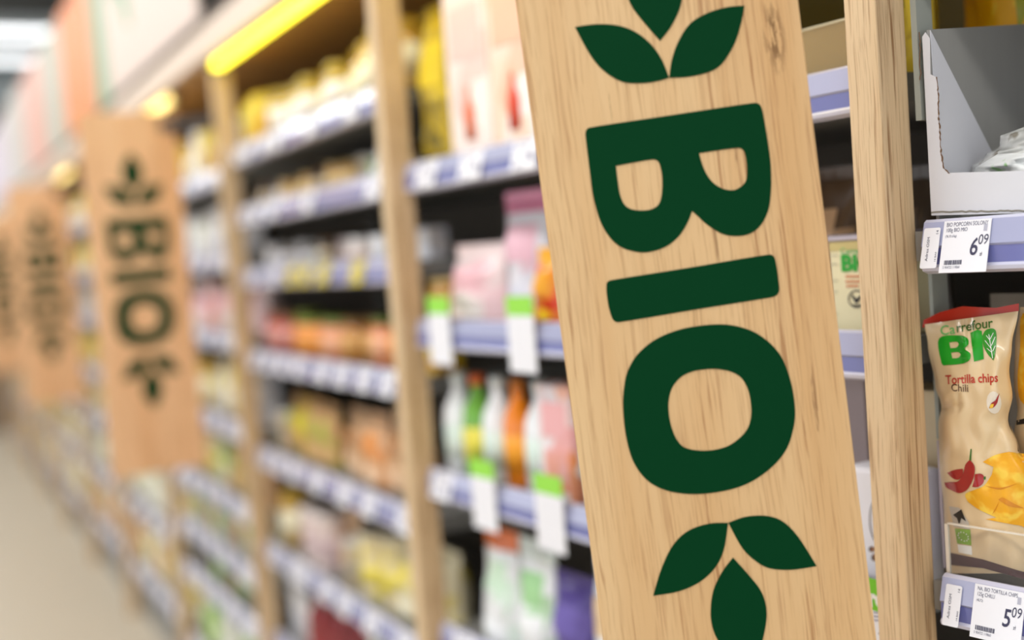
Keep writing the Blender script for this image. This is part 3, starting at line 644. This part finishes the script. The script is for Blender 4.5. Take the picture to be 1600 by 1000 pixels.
# the chilli tortilla bag
n = Near(0, 'chips_bag', .075, .045, SHELFTOP(0, 2), 'beige bag of tortilla chips with red top and green lettering beside the post', 'chips bag', 'bags of tortilla chips')
LT = [(1445, 505), (1450, 540), (1461, 600), (1471, 636), (1466, 662), (1468, 720), (1475, 800), (1482, 896)]
RTB = [(1591, 484), (1581, 540), (1577, 580), (1582, 618), (1575, 655), (1590, 700), (1612, 740), (1618, 800), (1612, 896)]
bag = Bag(n, LT, RTB, lambda u: 507-21*u, 896, .033, .024, .015,
          ridges=[(1512, 505, 1515, 540, -.005, 5), (1506, 516, 1512, 560, .003, 6), (1470, 640, 1500, 634, -.006, 5), (1474, 628, 1500, 600, .004, 7), (1498, 618, 1497, 640, -.004, 4), (1560, 560, 1545, 640, .003, 9), (1575, 640, 1540, 720, -.003, 7), (1480, 650, 1490, 700, .003, 9)])
n.part('bag_body', bag.body(M_BAGB))
n.part('red_top', n.poly([(1441, 512), (1443, 500), (1468, 488), (1504, 478.5), (1530, 480), (1556, 481), (1592, 474), (1592, 486), (1566, 490), (1525, 497), (1491, 503)], .034, M_RED), 'bright red folded top seal')
def pr(nm, pts, m, smooth=False, step=6): return n.part(nm, n.poly(pts, 0, m, smooth=smooth, surf=bag.on, step=step))
tx = n.text('Ca', 1469, 524, 21, -.13, 0, M_LGRN, .012, 1.0, bag.on); n.part('brand_lettering', tx)
tx = n.text('rrefour', 1494, 519.5, 21, -.15, 0, M_DGRN, .012, .93, bag.on); n.part('brand_lettering', tx)
Bm = MB(); vs, fs = flat([crom([(1467, 529, 0), (1500, 524, 0), (1512, 529, 0), (1513, 538, 0), (1507, 545, 0), (1516, 552, 0), (1515, 562, 0), (1504, 568, 0), (1474, 571, 1), (1471, 567, 0)], 5),
                        crom([(1483, 535, 1), (1495, 534, 0), (1498, 538, 0), (1494, 543, 0), (1485, 544, 1)], 4), crom([(1486, 551, 1), (1497, 550, 0), (1501, 554, 0), (1497, 559, 0), (1488, 560, 1)], 4)])
vs, fs = fine(vs, fs, 5); Bm.add([bag.on(x, y) for x, y, _ in vs], fs, M_BGRN, True); n.part('letter', Bm)
pr('letter', [(1516, 520), (1527, 515), (1534, 517), (1537, 561), (1522, 565)], M_BGRN, step=5)
lf = pr('leaf_logo', [(1534, 526, 1), (1540, 516, 0), (1550, 513, 0), (1556, 517, 0), (1557, 532, 0), (1555, 552, 0), (1552, 563, 1), (1543, 553, 0), (1537, 541, 0)], mat('leaf_print_green', '2f8f22', .35), True, 5)
vn = MB()
for (x0, y0, x1, y1) in ((1551, 560, 1545, 522), (1549, 545, 1539, 532), (1549, 540, 1555, 526), (1547, 532, 1541, 524), (1547, 530, 1552, 520), (1550, 551, 1542, 544), (1551, 549, 1555, 540)):
    n.poly([(x0-.6, y0), (x1-.5, y1), (x1+.5, y1), (x0+.6, y0)], 0, M_WHT, surf=lambda x, y: bag.on(x, y, .0012), mb=vn, step=6)
n.part('leaf_vein', vn, parent=lf)
n.part('product_lettering', n.text('Tortilla chips', 1477.5, 600, 19.5, -.045, 0, M_PRED, .014, .80, bag.on))
n.part('flavour_lettering', n.text('Chili', 1486, 611, 16.5, .05, 0, M_PBRN, .004, .9, bag.on))
# round chilli badge
bd_ = pr('chilli_badge', [(1553+11*cos(t)*1.0+8*sin(t)*.5, 629+17*sin(t)-5*cos(t)) for t in [k/14*2*pi for k in range(14)]], mat('badge_cream', 'efe4d2', .4), step=5)
mb = MB(); n.poly([(1562, 614, 1), (1560, 622, 0), (1558, 630, 0), (1552, 637, 0), (1545, 638, 1), (1549, 630, 0), (1555, 626, 0), (1559, 619, 0)], 0, M_PEP, smooth=True, surf=lambda x, y: bag.on(x, y, .0012), mb=mb, step=5)
n.poly([(1553, 631, 1), (1551, 637, 0), (1546, 637.5, 1), (1548, 632, 0)], 0, M_CHIP, smooth=True, surf=lambda x, y: bag.on(x, y, .0016), mb=mb, step=5); n.part('pepper_print', mb, parent=bd_)
Zc = lambda L_: [(1400+x*.34, 660+y*.34, *r) for x, y, *r in L_]
pr('chips_picture', Zc([(398, 182, 1), (455, 150, 0), (520, 135, 1), (640, 150, 1), (650, 400, 0), (620, 520, 1), (585, 480, 0), (540, 470, 1), (410, 445, 1), (462, 438, 1), (380, 400, 0), (330, 365, 1), (318, 330, 0), (360, 310, 0), (405, 290, 0), (440, 240, 1), (448, 205, 1)]), M_CHIP, True, 7)
for pts in ([(440, 425, 1), (470, 370, 0), (480, 350, 1), (455, 405, 0)], [(470, 355, 1), (520, 385, 0), (590, 395, 1), (540, 372, 0), (490, 345, 0)], [(405, 290, 1), (480, 300, 0), (560, 280, 1), (480, 308, 0)]):
    n.part('chip_edge', n.poly(Zc(pts), 0, M_CHIPD, smooth=True, surf=lambda x, y: bag.on(x, y, .0012), step=6))
for pts in ([(222, 276, 1), (250, 274, 0), (285, 270, 0), (308, 235, 0), (318, 195, 0), (338, 172, 1), (358, 195, 0), (362, 225, 0), (350, 270, 0), (325, 310, 0), (290, 325, 0), (255, 312, 0), (230, 298, 0)],
            [(234, 232, 1), (270, 218, 0), (306, 213, 1), (308, 232, 0), (290, 262, 0), (262, 258, 0)], [(362, 238, 1), (390, 236, 0), (405, 250, 0), (400, 280, 0), (375, 297, 0), (350, 296, 1), (358, 268, 0)]):
    pr('red_pepper_print', Zc(pts), M_PEP, True, 5)
pr('pepper_stem_print', Zc([(336, 175), (342, 122), (348, 122), (345, 175)]), M_DGRN); pr('pepper_stem_print', Zc([(402, 250), (412, 248), (412, 262), (402, 264)]), M_DGRN)
pr('certificate_print', Zc([(243, 385), (290, 392), (335, 462), (340, 492), (266, 478)]), mat('print_pale', 'c9c2b8', .4))
mb = MB(); n.poly(Zc([(262, 425), (300, 400), (322, 455), (300, 440), (290, 470), (280, 440)]), 0, M_BLK, surf=lambda x, y: bag.on(x, y, .0012), mb=mb); n.part('certificate_mark', mb)
eu = pr('eu_leaf_print', Zc([(270, 487), (341, 493), (346, 565), (281, 556)]), mat('eu_green', '7fae22', .4))
mb = MB()
for k in range(11):
    t = k/11*2*pi; cx, cy = 309+22*cos(t)+8*sin(t), 525+20*sin(t); n.poly(Zc([(cx-3, cy), (cx, cy-4), (cx+3, cy), (cx, cy+4)]), 0, M_WHT, surf=lambda x, y: bag.on(x, y, .0013), mb=mb)
n.part('leaf_stars', mb, parent=eu)
pr('code_print', Zc([(282, 560), (347, 569), (350, 610), (288, 598)]), M_WHT)
pr('dark_base_reflection', Zc([(246, 598), (400, 630), (560, 680), (640, 700), (640, 735), (400, 670), (250, 655)]), mat('reflection_plum', '45161f', .5))  # dark mauve reflection by the tray base, painted onto the bag

# the next bag to the right and one behind
n2 = Near(0, 'chips_bag', .2, .085, SHELFTOP(0, 2), 'yellow and beige chips bag cut by the picture edge, beside the red topped bag', 'chips bag', 'bags of tortilla chips')
bag2 = Bag(n2, [(1594, 478), (1586, 540), (1584, 600), (1590, 640), (1584, 680), (1590, 720), (1622, 740), (1622, 890)], [(1760, 478), (1765, 700), (1760, 890)], lambda u: 480-8*u, 890, .06, .018, .04, seed=8)
n2.part('bag_body', bag2.body(M_BAGB))
n2.part('chips_picture', n2.poly([(1598, 490, 0), (1640, 495, 0), (1700, 520, 0), (1700, 610, 0), (1650, 640, 0), (1600, 632, 0), (1590, 600, 0), (1594, 540, 0)], 0, M_CHIP, smooth=True, surf=bag2.on, step=12))
n2.part('brush_print', n2.poly([(1588, 657), (1600, 654), (1650, 650), (1650, 657), (1602, 662), (1588, 664)], 0, M_BLK, surf=bag2.on, step=10))
pouch('prt', 'bag with dark red top', .13, .275, .05, 'dcc39a', '7d8a3a', 'e6b24a', 'a8281c', seed=20)
o = put(0, 2, .155, 'prt', d=.118, rz=.0); o['label'] = 'bag with dark red top standing behind the beige tortilla bag'
o = put(0, 2, .30, 'prt', d=.115, rz=-.05); o['label'] = 'second red topped bag in the back row, mostly outside the picture'
# clear tray holding the bags
t_ = Near(0, 'acrylic_guard', .15, .1, SHELFTOP(0, 2), 'clear plastic guard in front of the tortilla chips bags', 'guard')
zb = SHELFTOP(0, 2)
t_.part('front_wall', MB().box(.035, .32, .002, .0045, zb, zb+.056, M_ACR)); t_.part('foot', MB().box(.035, .32, .0045, .006, zb, zb+.003, M_ACR))
t_.part('polished_rim', MB().box(.035, .32, .0018, .0047, zb+.056, zb+.0575, mat('acrylic_edge', 'e9dfcf', .2)).box(.0315, .035, .0018, .0045, zb, zb+.056, mat('acrylic_edge', 'e9dfcf', .2)))

bk = Near(0, 'added_backing', .15, .15, SHELFTOP(0, 2), 'added grey brown card lightening the dark gap behind the tortilla chips bags', 'added backing')  # added card; its grey stands in for light missing in the gap
bk.part('back_card', MB().box(.0, .4, .152, .155, zb, zb+.262, mat('card_greybrown', 'b3aa9c', .6)))
bk.part('base_card', MB().box(.18, .4, .137, .152, zb, zb+.003, mat('card_greybrown', 'b3aa9c', .6)))

# cardboard display tray above
M_CARD = mat('card_white', 'dcdce2', .6, var=.02); M_CARDG = mat('card_inside_shaded', '9b9a96', .65, var=.05, scale=6, stretch=(1, 14, .3)); M_CARDB = mat('card_torn_brown', '6f5138', .8)  # inside card colour darkened to give its shade; streaks are corrugation
c_ = Near(0, 'display_tray', .17, .1, SHELFTOP(0, 1), 'white and grey cardboard display tray with torn perforated edge', 'display tray')
zt = SHELFTOP(0, 1)
rn = random.Random(5)
fl = [(1437, 118), (1436, 70), (1440, 58), (1446, 50), (1453, 60), (1454, 116), (1462, 120), (1466, 140), (1466, 170), (1468, 205), (1470, 240), (1474, 262), (1482, 270)]
lip = [(1520, 269), (1560, 268), (1625, 266), (1700, 264), (1700, 330), (1600, 333), (1452, 337), (1449, 300), (1447, 262), (1441, 200), (1438, 160)]
vs, fs = flat([[(x, y) for x, y in fl+lip]]); nv = len(vs)
mb = MB(); mb.add([c_.px(x, y, .004) for x, y, _ in vs], fs, M_CARD); mb.add([c_.px(x, y, .007) for x, y, _ in vs], [tuple(reversed(f)) for f in fs], M_CARD)
ol = fl+lip; m_ = len(ol)
for k in range(m_):
    q0, q1 = ol[k], ol[(k+1) % m_]; mb.add([c_.px(*q0, .004), c_.px(*q1, .004), c_.px(*q1, .007), c_.px(*q0, .007)], [(0, 1, 2, 3)], M_CARD)
mb.v = [(max(a, .0335), d, max(z, zt)) for a, d, z in mb.v]; c_.part('front_lip', mb)
def side(x, y, a, b=BAY[0]):
    r = FW + RT*((x-800)/FPX) - UP*((y-500)/FPX); p0 = b.o + b.a*a; k = (p0-EYE.xy).dot(b.a)/r.xy.dot(b.a); p = EYE+r*k
    return (a, (p.xy-p0).dot(b.n), p.z)
sa = c_.px(1450, 100, .004)[0]+.001
za = [side(1450, 46, sa)[2], side(1600, 39, sa)[2]]; dd = [.007, side(1600, 39, sa)[1]]
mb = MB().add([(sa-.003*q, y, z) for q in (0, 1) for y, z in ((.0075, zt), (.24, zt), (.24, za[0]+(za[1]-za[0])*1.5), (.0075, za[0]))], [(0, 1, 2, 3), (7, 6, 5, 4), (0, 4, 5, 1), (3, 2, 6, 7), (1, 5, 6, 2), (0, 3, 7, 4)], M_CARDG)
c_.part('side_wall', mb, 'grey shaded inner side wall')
g = [side(1454, 47, sa+.0012), side(1553, 243, sa+.0012), side(1556, 272, sa+.0012), side(1470, 275, sa+.0012)]
mb = MB().add(g+[(x-.0009, y, z) for x, y, z in g], [(0, 1, 2, 3), (7, 6, 5, 4), (0, 4, 5, 1), (1, 5, 6, 2), (2, 6, 7, 3), (3, 7, 4, 0)], M_CARD); c_.part('corner_flap', mb, 'white triangular corner flap')
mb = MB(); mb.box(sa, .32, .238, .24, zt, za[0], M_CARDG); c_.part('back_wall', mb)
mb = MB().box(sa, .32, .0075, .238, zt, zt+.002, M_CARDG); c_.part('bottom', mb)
# torn brown corrugated edge
tp = [(1463, 120), (1466, 145), (1466.5, 175), (1468.5, 205), (1470.5, 238), (1474, 262), (1483, 271)]
mb = MB(); q = []
for (x0, y0), (x1, y1) in zip(tp, tp[1:]):
    for k in range(7): t = k/7; q.append((x0+(x1-x0)*t+rn.uniform(-.7, .7), y0+(y1-y0)*t))
q.append(tp[-1])
for (x0, y0), (x1, y1) in zip(q, q[1:]):
    w_ = rn.uniform(.5, 1.5); mb.add([c_.px(x0-w_, y0, .0036), c_.px(x1-w_, y1, .0036), c_.px(x1+w_, y1, .0036), c_.px(x0+w_, y0, .0036)], [(0, 1, 2, 3)], M_CARDB)
q = [(1437+rn.uniform(-1, 1.2)+(y-70)*.02, y) for y in range(50, 130, 5)]
for (x0, y0), (x1, y1) in zip(q, q[1:]): mb.add([c_.px(x0-.7, y0, .0036), c_.px(x1-.7, y1, .0036), c_.px(x1+.9, y1, .0036), c_.px(x0+.9, y0, .0036)], [(0, 1, 2, 3)], M_CARDB)
c_.part('torn_edge', mb, 'brown torn corrugated edge'); mb = MB()
q = [(1455+k*6, 331.5-k*.1+rn.uniform(-.8, .8)) for k in range(30)]
for (x0, y0), (x1, y1) in zip(q, q[1:]): mb.add([c_.px(x0, y0-1.3, .0036), c_.px(x1, y1-1.3, .0036), c_.px(x1, y1+1.2, .0036), c_.px(x0, y0+1.2, .0036)], [(0, 1, 2, 3)], mat('card_slot_grey', '8a8478', .8))
c_.part('fold_slot', mb)
# clear crackling bag in that tray
n3 = Near(0, 'clear_bag', .12, .06, zt+.002, 'clear crinkled plastic bag lying in the cardboard tray', 'bag')
b3 = Bag(n3, [(1568, 196), (1563, 215), (1562, 228), (1540, 242), (1518, 262), (1516, 280)], [(1700, 190), (1710, 240), (1712, 300)], lambda u: 212-26*min(1, u*2.2), 282, .06, .03, .035, seed=12, wr=2.2)
n3.part('bag_body', b3.body(mat('crinkled_film', 'cfd0cc', .12, var=.2, scale=70, col2='8d877a', coat=.8, thr=(.56, .7)), nu=60, nv=40))
n3.part('printed_label', n3.poly([(1524, 262), (1560, 240), (1640, 238), (1640, 278), (1520, 276)], 0, mat('film_white', 'eef0ee', .3, col2='9fcf8f', scale=50, thr=(.6, .66)), surf=b3.on, step=8))
# yellow bags seen over the tray, on the neighbouring bay's top shelf
pouch('pyb', 'bright yellow and green bag', .1, .2, .06, 'f7b500', '7fae1e', 'f9cc2a', 'f5b400', seed=21)
for a, d, kk, lb in ((.975, .25, 'pyb', 'bright yellow bag glimpsed above the cardboard tray'), (.93, .13, 'pyl', 'olive yellow bag behind the clear divider by the sharp post'), (.83, .15, 'pyb', 'yellow bag hidden behind the foremost sign, beside the divider')):
    if kk == 'pyb' and a < .9: continue
    o = put(1, 0, a, kk, d=d); o['label'] = lb

# bay 1 near end, seen through the slot between sign and post
z0 = SHELFTOP(1, 0)
a_ = Near(1, 'clear_divider', .95, .03, z0, 'clear shelf divider coloured by painted amber light, with bright upper edge', 'divider')
pl = MB(); M_AMB = mat('amber_lit_acrylic', 'c8a86a', .1, alpha=.42, spec=.8)  # clear plastic, the amber light on it painted in as tint
pl.box(.86, 1.0, .012, .015, z0, z0+.057, M_AMB); a_.part('plate', pl); a_.part('upper_edge', MB().box(.86, 1.0, .0118, .0152, z0+.057, z0+.0588, mat('amber_lit_edge', 'd9cfae', .3)))
# cream bio carton
zc = SHELFTOP(1, 1)
k_ = Near(1, 'carton', .95, .06, zc, 'cream carton with green letters and orange lines, in the slot beside the post', 'carton', 'cartons in the slot')
k_.part('box_body', MB().box(.908, .994, .035, .095, zc, zc+.098, mat('bio_carton', 'e9e0b8', .45), .002)); k_.part('foil_rim', MB().box(.906, .996, .033, .097, zc+.098, zc+.105, mat('foil_rim', 'b9adb2', .25, .6), .002), 'silvery metal rim')
k_.part('band', MB().box(.9082, .9938, .0345, .036, zc+.088, zc+.0978, mat('gold_band', 'c9b878', .4)))
k_.part('brand_lettering', k_.text('Carrefour', 1313, 397, 14, -.02, .0342, M_LGRN, .01, .85))
k_.part('logo_lettering', k_.text('BIO', 1314, 423, 34, -.03, .0342, M_BGRN, .05, .95))
mb = MB()
for x0, x1, y in ((1321, 1352, 430), (1321, 1352, 438), (1322, 1346, 445)):
    for j in range(int((x1-x0)/5)): k_.poly([(x0+j*5, y), (x0+j*5+4, y), (x0+j*5+4, y+3.5), (x0+j*5, y+3.5)], .0342, mat('print_orange', 'd9875a', .4), mb=mb)
k_.part('orange_lines', mb)
mb = MB()
ring = [(1338+13*cos(t), 467+14*sin(t)) for t in [j/24*2*pi for j in range(24)]]; ri = [(1338+11.3*cos(t), 467+12.2*sin(t)) for t in [j/24*2*pi for j in range(24)]]
vs, fs = flat([ring, ri]); mb.add([k_.px(x, y, .0342) for x, y, _ in vs], fs, M_BLK); k_.poly([(1330, 458, 1), (1338, 466, 0), (1347, 458, 1), (1344, 466, 0), (1338, 474, 0), (1332, 466, 0)], .0342, M_BLK, smooth=True, mb=mb); k_.poly([(1331, 476), (1345, 476), (1345, 478), (1331, 478)], .0342, M_BLK, mb=mb)
k_.part('round_mark', mb)
mb = MB()
for y in (398, 412, 438, 455, 490): k_.poly([(1299, y), (1309, y), (1309, y+1.5), (1299, y+1.5)], .0342, mat('print_faint', 'b9b49a', .4), mb=mb)
k_.part('small_print', mb)
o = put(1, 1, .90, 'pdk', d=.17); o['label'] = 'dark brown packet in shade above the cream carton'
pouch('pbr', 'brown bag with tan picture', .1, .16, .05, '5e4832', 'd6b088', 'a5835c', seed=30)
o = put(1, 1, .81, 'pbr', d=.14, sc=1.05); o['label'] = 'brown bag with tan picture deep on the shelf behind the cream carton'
# lower slot
zd = SHELFTOP(1, 2)
k2 = Near(1, 'carton', .97, .045, zd, 'white carton with black ring and small biscuits, in the slot', 'carton', 'cartons in the slot')
k2.part('box_body', MB().box(.925, 1.008, .02, .07, zd, zd+.118, mat('ring_carton', 'e9e8f0', .4), .006))
mb = MB(); vs, fs = flat([[(1382+24*cos(t), 812+45*sin(t)) for t in [j/40*2*pi for j in range(40)]], [(1382+22.7*cos(t), 812+43.3*sin(t)) for t in [j/40*2*pi for j in range(40)]]])
mb.add([k2.px(x, y, .0192) for x, y, _ in vs], fs, M_BLK); k2.part('ring_print', mb)
for (x, y, r_) in ((1362, 858, 5), (1368, 871, 7), (1376, 862, 5)): k2.part('biscuit_print', k2.poly([(x+r_*cos(t), y+r_*.9*sin(t)) for t in [j/9*2*pi for j in range(9)]], .0192, mat('biscuit', '9a6a4a', .5, col2='2b1c14', scale=90), mb=None))
k3 = Near(1, 'carton', .955, .12, zd, 'tall beige carton marked with a black letter, behind the white ring carton', 'carton', 'cartons in the slot')
k3.part('box_body', MB().box(.905, 1.0, .085, .14, zd, zd+.192, mat('beige_carton', 'd6c4a0', .5), .002)); k3.part('lettering', k3.text('P', 1359, 702, 24, 0, .0842, M_BLK, .04, .8))
mb = MB(); k3.poly([(1356, 650), (1366, 650), (1366, 652), (1356, 652)], .0842, M_BLK, mb=mb); k3.poly([(1358, 722), (1368, 722), (1368, 723.5), (1358, 723.5)], .0842, M_BLK, mb=mb); k3.part('line_print', mb)
k4 = Near(1, 'carton', .86, .13, zd, 'mauve grey carton beside the tall beige one', 'carton', 'cartons in the slot')
k4.part('box_body', MB().box(.82, .895, .09, .15, zd, zd+.2, mat('mauve_carton', 'a79aa0', .5), .002)); k4.part('side_stripe', MB().box(.84, .85, .0893, .091, zd+.01, zd+.19, mat('mauve_light', 'c4b6bc', .5)))
# green topped card with price on that rail
k5 = Near(1, 'shelf_card', .99, -.018, RAILS[1][2], 'green topped price card with white lettering, low in the slot', 'price tag')
A0, A1 = .962, 1.022
k5.part('card', MB().box(A0, A1, -.019, -.018, RAILS[1][2]-.03, RAILS[1][2]+.026, M_TAG)); k5.part('green_top', MB().box(A0, A1, -.0192, -.0178, RAILS[1][2]+.026, RAILS[1][2]+.058, mat('card_green', '74c614', .4)))
k5.part('clip', MB().box(.98, .99, -.018, -.0115, RAILS[1][2]+.005, RAILS[1][2]+.02, M_RAIL3))
k5.part('lettering', k5.text('roc', 1357, 946, 38, .12, -.0196, M_WHT, .05, .75)); k5.part('price_digits', k5.text('45', 1373, 997, 27, .1, -.0196, M_INK, .01, .7))
mb = MB()
for y in (956, 962, 968): k5.poly([(1364, y), (1382, y+1), (1382, y+3), (1364, y+2)], -.0196, mat('grey_print', '9896ac', .5), mb=mb)
k5.part('small_print', mb)

# plates of the shelf frame beside the post
u0 = [o for o in C.objects if o.name == 'shelving_unit'][0]
def plate(nm, a0, a1, d0, d1, z0_, z1_, m): MB().box(a0, a1, d0, d1, z0_, z1_, m).obj(nm, u0)
M_PLG = mat('plate_grey', 'a3a79f', .5)
plate('end_plate', .022, .028, .005, .03, 1.512, 1.66, M_PLG); plate('end_plate', .003, .007, .040, .066, 1.205, 1.375, M_PLG); plate('end_plate', .003, .006, .040, .075, 1.0765, 1.203, mat('plate_mauve', 'c2b4bd', .5))

# the two readable price tags on the sharp rails
def rail_quad(mb, k, a0, a1, h0, h1, m, e): z = RAILS[0][k]; mb.add([(a0, rail_face(h0)-e, z+h0), (a1, rail_face(h0)-e, z+h0), (a1, rail_face(h1)-e, z+h1), (a0, rail_face(h1)-e, z+h1)], [(0, 1, 2, 3)], m)
def rail_text(k, txt, a0, h0, sz, xs=1.0, bold=0, rot=False, shear=0, m=None, e=.0012):
    vs, fs = text2d(txt, bold, shear); z = RAILS[0][k]; mb = MB()
    P_ = [((a0+x*sz*xs, h0+y*sz) if not rot else (a0-y*sz*xs, h0+x*sz)) for x, y, _ in vs]
    return mb.add([(a, rail_face(h)-e, z+h) for a, h in P_], fs, m or M_INK)
def bigtag(k, a0, a1, lines, big, small, label):
    b = BAY[0]; z = RAILS[0][k]; t = Near(0, 'price_tag', a0, -.013, z, label, 'price tag', 'readable price tags beside the post')
    wd = a1-a0; mb = MB(); rail_quad(mb, k, a0, a1, .0015, .0475, M_TAG, .0009); rail_quad(mb, k, a1, a0, .0015, .0475, M_TAG, .0003); t.part('paper', mb)
    for j, (s_, sz) in enumerate(lines): t.part('printed_line', rail_text(k, s_, a0+.05*wd+(.01*wd), .0425-.0048*j, sz, .72, 0, m=mat('print_slate', '5f5f78', .5)))
    t.part('price_digits', rail_text(k, big, a0+wd*.60, .0165, .0215, .78, .012, shear=.1)); t.part('price_digits', rail_text(k, small, a0+wd*.765, .0255, .0125, .8, .0, shear=.1))
    t.part('currency_print', rail_text(k, 'zł', a0+wd*.83, .0155, .005, .8, 0))
    mb = MB(); r = random.Random(k); x = a0+wd*.1
    while x < a0+wd*.47:
        q_ = r.uniform(.0003, .0009); rail_quad(mb, k, x, x+q_, .0085, .0125, M_INK, .0012); x += q_+r.uniform(.0002, .0006)
    t.part('barcode', mb); t.part('printed_line', rail_text(k, '5 904722 119860', a0+wd*.08, .0052, .0032, .75, 0, m=mat('print_slate', '5f5f78', .5)))
    mb = MB(); rail_quad(mb, k, a0+wd*.86, a0+wd*.93, .037, .043, mat('print_pale_grey', 'b9b9c8', .5), .0012); t.part('stamp_print', mb)
X = lambda x, y: BAY[0].pt(x, y, -.0125)[0]
bigtag(1, X(1475, 425), X(1549, 425), [('BIO POPCORN SOLONY', .0052), ('100g BIO MIO', .0050), ('(76,10 zl/kg)', .0032)], '6', '09', 'white price tag reading six and nine hundredths on the rail under the cardboard tray')
bigtag(2, X(1522, 1000)+.001, X(1522, 1000)+.05, [('NA. BIO TORTILLA CHIPS', .0048), ('125g CHILLI', .0048), ('(40,72)', .0032)], '5', '09', 'white price tag reading five and nine hundredths under the tortilla bag')
def smalltag(k, a0, a1, label):
    t = Near(0, 'shelf_label', a0, -.013, RAILS[0][k], label, 'label', 'small address labels beside the post'); wd = a1-a0
    h0, h1, r_ = .006, .0425, .0018; pts = []
    for cx, cy, s0 in ((a1-r_, h0+r_, -pi/2), (a1-r_, h1-r_, 0), (a0+r_, h1-r_, pi/2), (a0+r_, h0+r_, pi)):
        for q_ in range(4): pts.append((cx+r_*cos(s0+q_*pi/6), cy+r_*sin(s0+q_*pi/6)))
    vs, fs = flat([pts]); mb = MB().add([(x, rail_face(y)-.0009, RAILS[0][k]+y) for x, y, _ in vs], fs, M_TAG); t.part('paper', mb)
    t.part('printed_line', rail_text(k, 'Adres OSM', a0+wd*.42, .0125, .0046, .8, 0, True)); t.part('printed_line', rail_text(k, '14 BA0', a0+wd*.93, .0115, .0030, .8, 0, True)); t.part('printed_line', rail_text(k, '14', a0+wd*.9, .036, .0042, .8, 0, True))
smalltag(1, X(1444, 417), X(1470, 417), 'small white label with upright print beside the upper price tag')
smalltag(2, X(1479, 983), X(1504, 983), 'small white label with upright print beside the lower price tag')
# hidden lower and upper rest of bay 0 that only another viewpoint would see
run(0, 0, ['pkb', 'pcr', 'pyl'], a0=.05, a1=.9); run(0, 1, ['pww', 'pwh'], a0=.36, a1=.95); run(0, 2, ['pcr', 'pkb'], a0=.36, a1=.95); run(0, 3, ['pkr', 'pcw'], a0=.05, a1=.95)
